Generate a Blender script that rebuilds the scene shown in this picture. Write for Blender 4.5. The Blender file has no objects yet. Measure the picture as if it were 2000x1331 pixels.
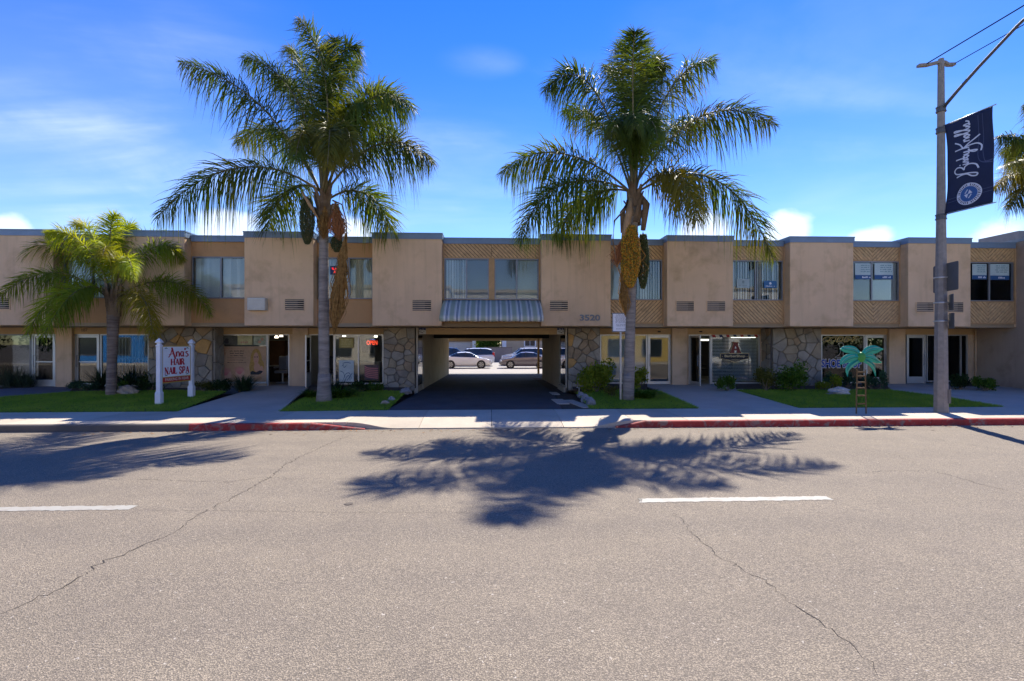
import bpy, math, random
import numpy as np
from mathutils import Vector, Matrix

sc = bpy.context.scene
COL = sc.collection
random.seed(7); rng = np.random.default_rng(7)
R = math.radians

# ------------------------------------------------------------------ camera
YAW = R(2.5); EYE = 2.2; FOC = 1000.0; HOR = 670.0
cam = bpy.data.cameras.new('camera'); camo = bpy.data.objects.new('camera', cam); COL.objects.link(camo)
cam.sensor_width = 36; cam.lens = 18.0; cam.shift_y = 0.00225; cam.clip_end = 3000; cam.clip_start = 0.05
camo.location = (0, 0, EYE); camo.rotation_euler = (R(90), 0, -YAW)
sc.camera = camo

# ------------------------------------------------------------------ sky, sun, exposure
SUN_AZ, SUN_EL = R(23.5), R(47.2)          # azimuth from +Y towards +X
w = bpy.data.worlds.new('World'); sc.world = w; w.use_nodes = True
nt = w.node_tree; nt.nodes.clear(); N = nt.nodes.new; LK = nt.links.new
wo = N('ShaderNodeOutputWorld'); bg = N('ShaderNodeBackground'); bg.inputs[1].default_value = 0.092
LK(bg.outputs[0], wo.inputs[0])
sky = N('ShaderNodeTexSky'); sky.sky_type = 'NISHITA'; sky.sun_disc = False
sky.sun_elevation = SUN_EL; sky.sun_rotation = SUN_AZ
sky.air_density = 1.0; sky.dust_density = 0.0; sky.ozone_density = 2.2; sky.altitude = 10
hs = N('ShaderNodeHueSaturation'); hs.inputs['Saturation'].default_value = 1.40; hs.inputs['Hue'].default_value = 0.523; LK(sky.outputs[0], hs.inputs['Color'])
tc = N('ShaderNodeTexCoord')
def vmath(op, a, b=None):
    n = N('ShaderNodeVectorMath'); n.operation = op
    for i, q in enumerate((a, b)):
        if q is None: continue
        if isinstance(q, (tuple, list)): n.inputs[i].default_value = q
        else: LK(q, n.inputs[i])
    return n
def fmath(op, a, b=None, clamp=False):
    n = N('ShaderNodeMath'); n.operation = op; n.use_clamp = clamp
    for i, q in enumerate((a, b)):
        if q is None: continue
        if isinstance(q, (int, float)): n.inputs[i].default_value = q
        else: LK(q, n.inputs[i])
    return n.outputs[0]
def maprange(a, lo, hi, to0=0.0, to1=1.0):
    n = N('ShaderNodeMapRange'); n.interpolation_type = 'SMOOTHSTEP'
    LK(a, n.inputs[0]); n.inputs[1].default_value = lo; n.inputs[2].default_value = hi
    n.inputs[3].default_value = to0; n.inputs[4].default_value = to1
    return n.outputs[0]
sep = N('ShaderNodeSeparateXYZ'); LK(tc.outputs['Generated'], sep.inputs[0])
zc = fmath('ADD', fmath('MAXIMUM', sep.outputs[2], 0.0), 0.12)
cx = fmath('DIVIDE', sep.outputs[0], zc); cy = fmath('DIVIDE', sep.outputs[1], zc)
comb = N('ShaderNodeCombineXYZ'); LK(cx, comb.inputs[0]); LK(cy, comb.inputs[1])
# high thin cirrus, streaked
mp = N('ShaderNodeMapping'); mp.inputs['Rotation'].default_value = (0, 0, R(18)); mp.inputs['Scale'].default_value = (0.55, 1.5, 1); LK(comb.outputs[0], mp.inputs[0])
n1 = N('ShaderNodeTexNoise'); n1.inputs['Scale'].default_value = 0.9; n1.inputs['Detail'].default_value = 8; n1.inputs['Roughness'].default_value = 0.52; n1.inputs['Distortion'].default_value = 0.5
LK(mp.outputs[0], n1.inputs['Vector'])
cir = maprange(n1.outputs[0], 0.52, 0.88, 0.0, 0.20)
def skydir(px, py):
    u, v = (px-1000)/FOC, (HOR-py)/FOC
    d = Vector((math.sin(YAW)+u*math.cos(YAW), math.cos(YAW)-u*math.sin(YAW), v)); return d.normalized()
def patch(px, py, rad, sx=1.0):
    d = skydir(px, py)
    df = vmath('SUBTRACT', tc.outputs['Generated'], tuple(d))
    sc_ = vmath('MULTIPLY', df.outputs[0], (1/sx, 1/sx, 1.0))
    ln = vmath('LENGTH', sc_.outputs[0])
    return maprange(ln.outputs['Value'], 0.0, rad, 1.0, 0.0)
n2 = N('ShaderNodeTexNoise'); n2.inputs['Scale'].default_value = 3.6; n2.inputs['Detail'].default_value = 7; n2.inputs['Roughness'].default_value = 0.55; n2.inputs['Distortion'].default_value = 0.25
mp2 = N('ShaderNodeMapping'); mp2.inputs['Scale'].default_value = (1.0, 1.0, 2.2); LK(tc.outputs['Generated'], mp2.inputs[0]); LK(mp2.outputs[0], n2.inputs['Vector'])
soft = maprange(n2.outputs[0], 0.3, 0.72)
pm = None
for a in ((60, 150, .36, 1.3, .38), (170, 205, .16, 1.8, .25), (940, 122, .030, 3.0, .36), (1560, 190, .30, 1.3, .14), (1680, 300, .16, 1.8, .15), (420, 80, .16, 1.2, .12), (880, 350, .18, 1.8, .22), (60, 330, .2, 1.8, .25)):
    q = fmath('MULTIPLY', patch(*a[:4]), a[4]); pm = q if pm is None else fmath('ADD', pm, q)
strk = maprange(n1.outputs[0], 0.36, 0.70)
cirp = fmath('MULTIPLY', pm, fmath('ADD', fmath('MULTIPLY', fmath('MULTIPLY', soft, strk), 1.15), 0.10))
# low cumulus along the horizon
n3 = N('ShaderNodeTexNoise'); n3.inputs['Scale'].default_value = 9.0; n3.inputs['Detail'].default_value = 6; n3.inputs['Roughness'].default_value = 0.5
mp3 = N('ShaderNodeMapping'); mp3.inputs['Scale'].default_value = (1, 1, 1.5); mp3.inputs['Location'].default_value = (2.3, 0.4, 0); LK(tc.outputs['Generated'], mp3.inputs[0]); LK(mp3.outputs[0], n3.inputs['Vector'])
cp = None
for a in ((440, 450, .072, 1.4), (0, 452, .05, 1.3), (690, 455, .05, 1.2), (1375, 452, .062, 1.5), (1535, 452, .066, 1.1), (1700, 466, .045, 1.5), (1965, 462, .06, 1.3)):
    q = patch(*a); cp = q if cp is None else fmath('MAXIMUM', cp, q)
cu = maprange(fmath('ADD', cp, fmath('MULTIPLY', fmath('SUBTRACT', n3.outputs[0], 0.5), 1.7)), 0.34, 0.82, 0.0, 0.75)
cu = fmath('MULTIPLY', cu, maprange(cp, 0.0, 0.12))
haze = maprange(sep.outputs[2], 0.0, 0.40, 0.20, 0.0)
tot = fmath('MAXIMUM', fmath('ADD', cir, cirp, True), cu)
tot = fmath('MINIMUM', tot, 0.92)
mixh = N('ShaderNodeMix'); mixh.data_type = 'RGBA'; LK(haze, mixh.inputs[0]); LK(hs.outputs[0], mixh.inputs[6]); mixh.inputs[7].default_value = (2.6, 4.1, 6.4, 1)
mixc = N('ShaderNodeMix'); mixc.data_type = 'RGBA'; LK(tot, mixc.inputs[0]); LK(mixh.outputs[2], mixc.inputs[6]); mixc.inputs[7].default_value = (5.6, 6.1, 6.9, 1)
LK(mixc.outputs[2], bg.inputs[0])

sd = Vector((math.sin(SUN_AZ)*math.cos(SUN_EL), math.cos(SUN_AZ)*math.cos(SUN_EL), math.sin(SUN_EL)))
sl = bpy.data.lights.new('sun', 'SUN'); sl.energy = 3.6; sl.angle = R(0.55); sl.color = (1.0, 0.93, 0.82)
so = bpy.data.objects.new('sun', sl); COL.objects.link(so); so.rotation_euler = (-sd).to_track_quat('-Z', 'Y').to_euler(); so.location = (10, 30, 40)
vs = sc.view_settings; vs.view_transform = 'Standard'; vs.look = 'None'; vs.exposure = 1.32; vs.gamma = 1.0; vs.use_curve_mapping = False
sc.display_settings.display_device = 'sRGB'
try:
    sc.cycles.max_bounces = 8; sc.cycles.transparent_max_bounces = 16; sc.cycles.caustics_reflective = False; sc.cycles.caustics_refractive = False
except Exception: pass

# ------------------------------------------------------------------ survey: photo pixel + depth -> place
def ray(px, py):
    u, v = (px-1000)/FOC, (HOR-py)/FOC
    return (math.sin(YAW)+u*math.cos(YAW), math.cos(YAW)-u*math.sin(YAW), v)
def at(px, py, Y):
    d = ray(px, py); t = Y/d[1]
    return (d[0]*t, Y, EYE+d[2]*t)
def gx(px, Y): return at(px, 0, Y)[0]
def gz(px, py, Y): return at(px, py, Y)[2]
def lerp_tab(tab, y):
    if y <= tab[0][0]: return tab[0][1]
    for (a, b), (c, d) in zip(tab, tab[1:]):
        if y <= c: return b+(d-b)*(y-a)/(c-a)
    return tab[-1][1]
ROAD = [(-9, .02), (-5, .10), (0, .17), (4, .165), (7, .13), (10, .075), (12.4, .02), (13.1, .0)]
YARD = [(13.1, .165), (15.3, .205), (19.3, .42), (20.6, .47), (40, .47)]
DRIVE = [(13.1, .02), (13.9, .15), (15.3, .20), (20, .24), (24, .20), (38, -.03), (80, -.05)]
def lroad(y): return lerp_tab(ROAD, y)
def lyard(y): return lerp_tab(YARD, y)
def ldrive(y): return lerp_tab(DRIVE, y)
def gr(px, py, L=lyard):
    z = .2; d = ray(px, py); Y = 10
    for _ in range(40):
        t = (z-EYE)/d[2]; Y = Y*.5+.5*d[1]*t; z = L(Y)
    t = Y/d[1]
    return (d[0]*t, Y, z)

# ------------------------------------------------------------------ materials
MATS = {}
def nodes_of(name):
    m = bpy.data.materials.new(name); m.use_nodes = True; t = m.node_tree; t.nodes.clear()
    o = t.nodes.new('ShaderNodeOutputMaterial'); return m, t, o
class NB:
    def __init__(s, t): s.t = t
    def n(s, typ, **kw):
        q = s.t.nodes.new(typ)
        for k, v in kw.items():
            if k in ('operation', 'data_type', 'blend_type', 'feature', 'interpolation_type', 'wave_type', 'bands_direction', 'noise_dimensions', 'distance', 'wave_profile'): setattr(q, k, v)
        return q
    def l(s, a, b): s.t.links.new(a, b)
    def noise(s, vec, scale, detail=4, rough=.55, dist=0):
        q = s.n('ShaderNodeTexNoise'); q.inputs['Scale'].default_value = scale; q.inputs['Detail'].default_value = detail
        q.inputs['Roughness'].default_value = rough; q.inputs['Distortion'].default_value = dist
        if vec is not None: s.l(vec, q.inputs['Vector'])
        return q.outputs[0]
    def mapr(s, a, lo, hi, o0=0., o1=1.):
        q = s.n('ShaderNodeMapRange'); s.l(a, q.inputs[0])
        for i, v in enumerate((lo, hi, o0, o1)): q.inputs[i+1].default_value = v
        return q.outputs[0]
    def math(s, op, a, b):
        q = s.n('ShaderNodeMath', operation=op)
        for i, v in enumerate((a, b)):
            if isinstance(v, (int, float)): q.inputs[i].default_value = v
            else: s.l(v, q.inputs[i])
        return q.outputs[0]
    def mix(s, fac, a, b, blend='MIX'):
        q = s.n('ShaderNodeMix', data_type='RGBA', blend_type=blend)
        for i, v in ((0, fac), (6, a), (7, b)):
            if isinstance(v, (int, float)): q.inputs[i].default_value = v
            elif isinstance(v, (tuple, list)): q.inputs[i].default_value = (*v[:3], 1)
            else: s.l(v, q.inputs[i])
        return q.outputs[2]
    def coords(s, scale=None, rot=None):
        c = s.n('ShaderNodeTexCoord').outputs['Object']
        if scale or rot:
            m = s.n('ShaderNodeMapping'); s.l(c, m.inputs[0])
            if scale: m.inputs['Scale'].default_value = scale
            if rot: m.inputs['Rotation'].default_value = rot
            c = m.outputs[0]
        return c
    def bump(s, h, strength, dist=.01):
        q = s.n('ShaderNodeBump'); q.inputs['Strength'].default_value = strength; q.inputs['Distance'].default_value = dist; s.l(h, q.inputs['Height']); return q.outputs[0]
    def bsdf(s, o, col, rough=.8, metal=0, normal=None, spec=.4, coat=0):
        p = s.n('ShaderNodeBsdfPrincipled')
        if isinstance(col, (tuple, list)): p.inputs['Base Color'].default_value = (*col[:3], 1)
        else: s.l(col, p.inputs['Base Color'])
        if isinstance(rough, (int, float)): p.inputs['Roughness'].default_value = rough
        else: s.l(rough, p.inputs['Roughness'])
        p.inputs['Metallic'].default_value = metal; p.inputs['Specular IOR Level'].default_value = spec
        p.inputs['Coat Weight'].default_value = coat
        if normal is not None: s.l(normal, p.inputs['Normal'])
        if o is not None: s.l(p.outputs[0], o.inputs[0])
        return p
def mul(c, k): return tuple(min(1, x*k) for x in c)
def M(name, col, rough=.75, var=.18, scale=4, bump=0., bscale=60, metal=0, spec=.4, coat=0, rnd=0., dirt=None):
    """plain procedural material: two-octave colour variation, fine relief, optional per-object variation and dirt patches"""
    if name in MATS: return MATS[name]
    m, t, o = nodes_of(name); b = NB(t); c = b.coords()
    f = b.math('ADD', b.math('MULTIPLY', b.noise(c, scale, 5), .65), b.math('MULTIPLY', b.noise(c, scale*9, 3), .35))
    colr = b.mix(b.mapr(f, .3, .7), mul(col, 1-var), mul(col, 1+var))
    if rnd:
        oi = b.n('ShaderNodeObjectInfo').outputs['Random']
        colr = b.mix(1.0, colr, b.mix(oi, (1-rnd,)*3, (1+rnd*.6,)*3), 'MULTIPLY')
    if dirt:
        dm = b.mapr(b.noise(c, dirt[1], 6, .6, .6), dirt[2], dirt[2]+.22, 0, dirt[3])
        colr = b.mix(dm, colr, dirt[0])
    nrm = b.bump(b.noise(c, bscale, 4), bump) if bump else None
    b.bsdf(o, colr, rough, metal, nrm, spec, coat); MATS[name] = m; return m
def flat(name, col, rough=.6, **k): return M(name, col, rough, var=.06, scale=6, **k)
def emit(name, col, s):
    if name in MATS: return MATS[name]
    m, t, o = nodes_of(name); e = t.nodes.new('ShaderNodeEmission'); e.inputs[0].default_value = (*col, 1); e.inputs[1].default_value = s
    t.links.new(e.outputs[0], o.inputs[0]); MATS[name] = m; return m
def leafmat(name, col, tcol=None, trans=.35, rough=.42, var=.35, scale=1.5, rnd=.25, tip=None):
    m, t, o = nodes_of(name); b = NB(t); c = b.coords()
    oi = b.n('ShaderNodeObjectInfo').outputs['Random']
    f = b.mapr(b.noise(c, scale, 5, .7), .3, .7)
    colr = b.mix(f, mul(col, 1-var), mul(col, 1+var))
    if tip: colr = b.mix(b.mapr(b.noise(c, scale*.45, 3), .48, .68, 0, .8), colr, tip)
    colr = b.mix(1.0, colr, b.mix(oi, (1-rnd,)*3, (1+rnd, 1+rnd*.8, 1)), 'MULTIPLY')
    p = b.bsdf(None, colr, rough, 0, None, .12)
    tr = b.n('ShaderNodeBsdfTranslucent'); b.l(b.mix(1.0, colr, tcol or (1.5, 1.35, .5), 'MULTIPLY'), tr.inputs[0])
    mx = b.n('ShaderNodeMixShader'); mx.inputs[0].default_value = trans; b.l(p.outputs[0], mx.inputs[1]); b.l(tr.outputs[0], mx.inputs[2])
    b.l(mx.outputs[0], o.inputs[0]); return m
def glassmat(name, refl=.22, tint=(.75, .8, .8)):
    m, t, o = nodes_of(name); b = NB(t)
    tr = b.n('ShaderNodeBsdfTransparent'); tr.inputs[0].default_value = (*tint, 1)
    gl = b.n('ShaderNodeBsdfGlossy'); gl.inputs['Roughness'].default_value = .012
    c = b.coords(); b.l(b.bump(b.noise(c, 1.4, 2), .03, .02), gl.inputs['Normal'])
    fr = b.n('ShaderNodeFresnel'); fr.inputs[0].default_value = 1.5
    mx = b.n('ShaderNodeMixShader'); b.l(b.math('ADD', fr.outputs[0], refl), mx.inputs[0]); b.l(tr.outputs[0], mx.inputs[1]); b.l(gl.outputs[0], mx.inputs[2])
    b.l(mx.outputs[0], o.inputs[0]); return m

def make_asphalt():
    m, t, o = nodes_of('road_asphalt'); b = NB(t); c = b.coords()
    big = b.noise(c, .35, 4, .6); mid = b.noise(c, 2.2, 5, .6); stretch = b.noise(b.coords((.05, 1.1, 1)), 1.0, 4, .6); sy = b.n('ShaderNodeSeparateXYZ'); b.l(c, sy.inputs[0]); wheel = b.math('SINE', b.math('MULTIPLY', b.math('ADD', sy.outputs[1], b.math('MULTIPLY', big, .7)), 3.4), 0)
    base = b.mix(b.mapr(big, .3, .7), (.335, .28, .21), (.388, .327, .248))
    base = b.mix(b.mapr(mid, .35, .75, 0, .5), base, (.26, .218, .178))
    base = b.mix(b.mapr(stretch, .5, .72, 0, .40), base, (.29, .245, .195))
    base = b.mix(b.mapr(wheel, .2, 1., 0, .22), base, (.235, .20, .163))
    drip = b.mapr(b.noise(b.coords((.5, 1.6, 1)), 3.2, 5, .7), .63, .74, 0, .42); base = b.mix(drip, base, (.17, .15, .13))
    vo = b.n('ShaderNodeTexVoronoi'); vo.inputs['Scale'].default_value = 88; b.l(c, vo.inputs['Vector'])
    gap = b.mapr(vo.outputs['Distance'], .28, .62)
    sepc = b.n('ShaderNodeSeparateColor'); b.l(vo.outputs['Color'], sepc.inputs[0])
    base = b.mix(1., base, b.mix(sepc.outputs[0], (.76, .76, .76), (1.22, 1.21, 1.19)), 'MULTIPLY')
    n60 = b.noise(c, 46, 4, .7)
    base = b.mix(1., base, b.mix(b.mapr(n60, .32, .68), (.74, .74, .74), (1.20, 1.19, 1.18)), 'MULTIPLY')
    base = b.mix(b.math('MULTIPLY', gap, .62), base, (.085, .075, .065))
    base = b.mix(b.mapr(b.noise(c, 33, 3, .6), .60, .74, 0, .5), base, (.11, .098, .086))
    pale = b.mapr(b.noise(c, 28, 2), .70, .74, 0, .6); base = b.mix(pale, base, (.62, .56, .48))
    hgt = b.math('ADD', b.math('MULTIPLY', vo.outputs['Distance'], -1.), b.math('MULTIPLY', n60, 1.4))
    b.bsdf(o, base, .88, 0, b.bump(hgt, .55, .012), .25); return m
def make_concrete(name, col, joints=0.):
    m, t, o = nodes_of(name); b = NB(t); c = b.coords()
    f = b.noise(c, 1.1, 6, .65); g = b.noise(c, 14, 4, .6)
    oi = b.n('ShaderNodeObjectInfo').outputs['Random']
    cc = b.mix(b.mapr(f, .3, .72), mul(col, .84), mul(col, 1.08))
    cc = b.mix(b.mapr(g, .35, .7, 0, .3), cc, mul(col, .74))
    cc = b.mix(b.mapr(b.noise(c, 2.6, 5, .7, 1.), .62, .74, 0, .4), cc, mul(col, .6))
    cc = b.mix(1., cc, b.mix(oi, (.9,)*3, (1.06,)*3), 'MULTIPLY')
    b.bsdf(o, cc, .85, 0, b.bump(b.noise(c, 120, 3), .18, .006), .3); return m
def make_stucco(name, col):
    m, t, o = nodes_of(name); b = NB(t); c = b.coords()
    oi = b.n('ShaderNodeObjectInfo').outputs['Random']
    f = b.noise(c, .8, 4, .6); cc = b.mix(b.mapr(f, .3, .7), mul(col, .92), mul(col, 1.07))
    st = b.mapr(b.noise(c, 1.5, 5, .58, .15), .52, .80, 0, .75); cc = b.mix(st, cc, mul((col[0]*.95, col[1]*.9, col[2]*.8), .62))
    run = b.mapr(b.noise(b.coords((5, 5, .35)), 1.3, 4, .6), .52, .8, 0, .45); cc = b.mix(run, cc, mul(col, .68))
    pale = b.mapr(b.noise(c, 1.1, 4, .6, .4), .60, .80, 0, .30); cc = b.mix(pale, cc, (col[0]*1.08, col[1]*1.1, col[2]*1.2))
    cc = b.mix(1., cc, b.mix(oi, (.96, .96, .97), (1.04, 1.03, 1.02)), 'MULTIPLY')
    h = b.math('ADD', b.noise(c, 55, 4, .7), b.math('MULTIPLY', b.noise(c, 14, 3), .6))
    b.bsdf(o, cc, .9, 0, b.bump(h, .35, .012), .2); return m
def make_kerbred():
    m, t, o = nodes_of('red_kerb_paint'); b = NB(t); c = b.coords()
    wear = b.mapr(b.noise(c, 3.2, 7, .75, .7), .50, .60, 0, .85)
    cc = b.mix(b.mapr(b.noise(c, 9, 4), .3, .7), (.30, .028, .025), (.42, .05, .042))
    cc = b.mix(wear, cc, (.24, .19, .165)); cc = b.mix(b.mapr(b.noise(c, 1.4, 5), .55, .8, 0, .75), cc, (.10, .05, .04))
    b.bsdf(o, cc, .7, 0, b.bump(b.noise(c, 70, 3), .3, .006), .3); return m
def make_trunk(name, c0, c1, ring=13.):
    m, t, o = nodes_of(name); b = NB(t); c = b.coords()
    n = b.noise(b.coords((1.2, 1.2, ring)), 1.0, 4, .6, .3)
    fine = b.noise(b.coords((6, 6, 50)), 1.0, 4, .7)
    blot = b.noise(c, 3.2, 5, .6)
    cc = b.mix(b.mapr(n, .36, .64), c0, c1); cc = b.mix(b.mapr(fine, .5, .8, 0, .5), cc, mul(c0, .55)); cc = b.mix(b.mapr(blot, .55, .75, 0, .45), cc, mul(c1, 1.2))
    b.bsdf(o, cc, .88, 0, b.bump(b.math('ADD', n, b.math('MULTIPLY', fine, .6)), .7, .02), .2); return m
def make_awning():
    m, t, o = nodes_of('striped_canvas'); b = NB(t); c = b.coords()
    sx = b.n('ShaderNodeSeparateXYZ'); b.l(c, sx.inputs[0])
    fr = b.math('FRACT', b.math('MULTIPLY', b.math('ADD', sx.outputs[0], 20.0), 1/.365), 0)
    rp = b.n('ShaderNodeValToRGB'); rp.color_ramp.interpolation = 'CONSTANT'; b.l(fr, rp.inputs[0])
    st = [(0, (.35, .375, .27)), (.36, (.50, .49, .40)), (.46, (.62, .60, .53)), (.60, (.10, .13, .165)), (.66, (.40, .42, .42)), (.72, (.10, .13, .165)), (.78, (.62, .60, .53)), (.92, (.50, .49, .40))]
    e = rp.color_ramp.elements
    while len(e) < len(st): e.new(.5)
    for q, (p, col) in zip(e, st): q.position = p; q.color = (*col, 1)
    cc = b.mix(b.mapr(b.noise(c, 2.5, 5, .6), .45, .8, 0, .35), rp.outputs[0], (.22, .22, .2))
    b.bsdf(o, cc, .85, 0, b.bump(b.noise(c, 150, 2), .2, .003), .2); return m
def make_grassmat(name):
    m, t, o = nodes_of(name); b = NB(t); c = b.coords()
    f = b.noise(c, .9, 5, .6); g = b.noise(c, 26, 3)
    cc = b.mix(b.mapr(f, .35, .68), (.20, .345, .028), (.32, .46, .05)); cc = b.mix(b.mapr(g, .55, .8, 0, .6), cc, (.20, .27, .04)); cc = b.mix(b.mapr(b.noise(c, 2.2, 4), .62, .8, 0, .55), cc, (.30, .28, .07))
    p = b.bsdf(None, cc, .6, 0, None, .3); tr = b.n('ShaderNodeBsdfTranslucent'); b.l(cc, tr.inputs[0])
    mx = b.n('ShaderNodeMixShader'); mx.inputs[0].default_value = .35; b.l(p.outputs[0], mx.inputs[1]); b.l(tr.outputs[0], mx.inputs[2]); b.l(mx.outputs[0], o.inputs[0]); return m

asphalt = make_asphalt(); concrete = make_concrete('pale_concrete', (.58, .495, .385)); walkc = make_concrete('walk_concrete', (.52, .455, .375))
slate = make_concrete('slate_paving', (.17, .165, .19)); kerbc = make_concrete('kerb_concrete', (.145, .128, .11)); lotc = make_concrete('lot_concrete', (.36, .335, .295))
stucco = make_stucco('tan_stucco', (.70, .48, .288)); stucco2 = make_stucco('neighbour_stucco', (.42, .315, .23)); pilst = make_stucco('pilaster_stucco', (.64, .46, .29))
tunst = make_stucco('passage_stucco', (.50, .41, .28)); redk = make_kerbred(); canvas = make_awning(); grassm = make_grassmat('grass')
ochre = M('ochre_panel', (.50, .27, .11), .7, .07, 1.2, dirt=((.26, .14, .06), 1.2, .55, .4)); header = M('brown_header', (.52, .335, .155), .75, .08, 1.0)
wood = M('cedar_board', (.58, .365, .17), .75, .28, 7, bump=.3, bscale=40, dirt=((.13, .075, .035), 1.6, .55, .5)); woodtrim = M('cedar_trim', (.45, .27, .12), .75, .2, 5, bump=.2)
woodback = flat('board_gap_backing', (.055, .034, .018), .9); fascia = M('blue_grey_metal', (.17, .24, .33), .5, .12, 1.0, dirt=((.16, .20, .24), 1.3, .55, .4), spec=.5)
alu = M('aluminium_frame', (.52, .52, .50), .38, .08, 3, metal=.55); aludk = M('dull_aluminium', (.22, .225, .235), .45, .1, 3, metal=.4)
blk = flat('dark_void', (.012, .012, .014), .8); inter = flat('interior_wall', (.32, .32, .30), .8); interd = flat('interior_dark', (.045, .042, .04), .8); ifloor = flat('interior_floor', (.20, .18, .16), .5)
glass = glassmat('shop_glass', .03, (.88, .92, .92)); glassd = glassmat('dark_glass', .0, (.30, .33, .36)); glassu = glassmat('upper_window_glass', .005, (.88, .92, .92))
blind = M('vertical_blind', (.86, .87, .86), .7, .06, 3); curtain = M('cream_curtain', (.66, .61, .44), .8, .12, 3); hblind = M('horizontal_blind', (.88, .88, .84), .6, .05, 4)
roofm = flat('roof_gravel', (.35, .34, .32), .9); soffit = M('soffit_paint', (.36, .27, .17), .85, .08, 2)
mortar = M('mortar', (.18, .15, .112), .95, .2, 8, bump=.4)
stones = [M('stone_%s' % n, c, .85, .32, 3.5, bump=.55, bscale=22, rnd=.12) for n, c in (('grey', (.285, .25, .195)), ('buff', (.32, .255, .165)), ('warm', (.31, .22, .13)), ('ochre', (.44, .25, .085)), ('pale', (.33, .285, .22)), ('dark', (.225, .19, .15)))]
white = M('white_paint', (.74, .75, .76), .5, .06, 3, dirt=((.45, .42, .38), 2.0, .62, .5)); black = flat('black_paint', (.015, .015, .017), .5); redp = flat('red_paint', (.42, .03, .03), .5)
blacktop = M('driveway_blacktop', (.075, .074, .078), .82, .3, 1.2, bump=.4, bscale=90); soil = M('bed_soil', (.085, .06, .042), .95, .35, 6, bump=.7, bscale=25)
lanew = M('lane_paint', (.37, .355, .31), .7, .08, 6, dirt=((.30, .26, .215), 6, .50, .9)); crackm = flat('crack_dark', (.045, .038, .033), .95); steel = M('galvanised_steel', (.36, .37, .37), .45, .15, 6, metal=.7)  # crackm: one flat dark tone for the road cracks
polec = M('pole_concrete', (.255, .23, .205), .9, .22, 9, bump=.5, bscale=70); wire = flat('black_cable', (.02, .02, .022), 1., spec=0)
rockm = M('garden_rock', (.36, .295, .22), .9, .35, 5, bump=.8, bscale=14); rockg = M('grey_rock', (.26, .25, .25), .9, .3, 6, bump=.7, bscale=18)
t1 = make_trunk('grey_palm_trunk', (.20, .165, .135), (.335, .285, .235), 9.); t3 = make_trunk('brown_palm_trunk', (.13, .10, .085), (.27, .22, .19), 12.)
bootm = make_trunk('palm_leaf_base', (.12, .075, .045), (.27, .19, .12), 1.5); spathe = M('palm_spathe', (.36, .22, .11), .7, .25, 4)
frd = leafmat('palm_frond_dark', (.07, .115, .024), (1.8, 1.55, .45), .38, .55, .35, 1.5, .30, tip=(.12, .115, .016))
frl = leafmat('palm_frond_lime', (.215, .29, .036), (1.5, 1.3, .35), .55, .42, .35, 1.2, .30, tip=(.26, .23, .022))
frd2 = leafmat('palm_frond_gold', (.13, .135, .022), (1.6, 1.4, .4), .36, .4, .35, 1.4, .3, tip=(.26, .20, .03))
rach = M('frond_stalk', (.16, .13, .055), .6, .25, 4); dead = leafmat('dry_straw', (.34, .19, .06), (1.2, 1.0, .6), .25, .7, .6, 9, .15)

# ------------------------------------------------------------------ object helpers
OFF = {}
def tag(o, label=None, cat=None, group=None, kind=None):
    if label: o['label'] = label
    if cat: o['category'] = cat
    if group: o['group'] = group
    if kind: o['kind'] = kind
    return o
def thing(name, label, cat, loc=(0, 0, 0), group=None, local=False, rotz=0):
    o = bpy.data.objects.new(name, None); COL.objects.link(o); o.location = loc; o.rotation_euler = (0, 0, rotz); o.empty_display_size = .2
    if not local: OFF[o.name] = Vector(loc)
    return tag(o, label, cat, group)
def link(name, me, mats, parent=None, smooth=False):
    o = bpy.data.objects.new(name, me); COL.objects.link(o)
    if mats is not None and not me.materials:
        for m in (mats if isinstance(mats, (list, tuple)) else [mats]): me.materials.append(m)
    if parent is not None:
        o.parent = parent
        if parent.name in OFF: o.matrix_parent_inverse = Matrix.Translation(-OFF[parent.name])
    if smooth and len(me.polygons): me.polygons.foreach_set('use_smooth', [True]*len(me.polygons))
    return o
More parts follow.
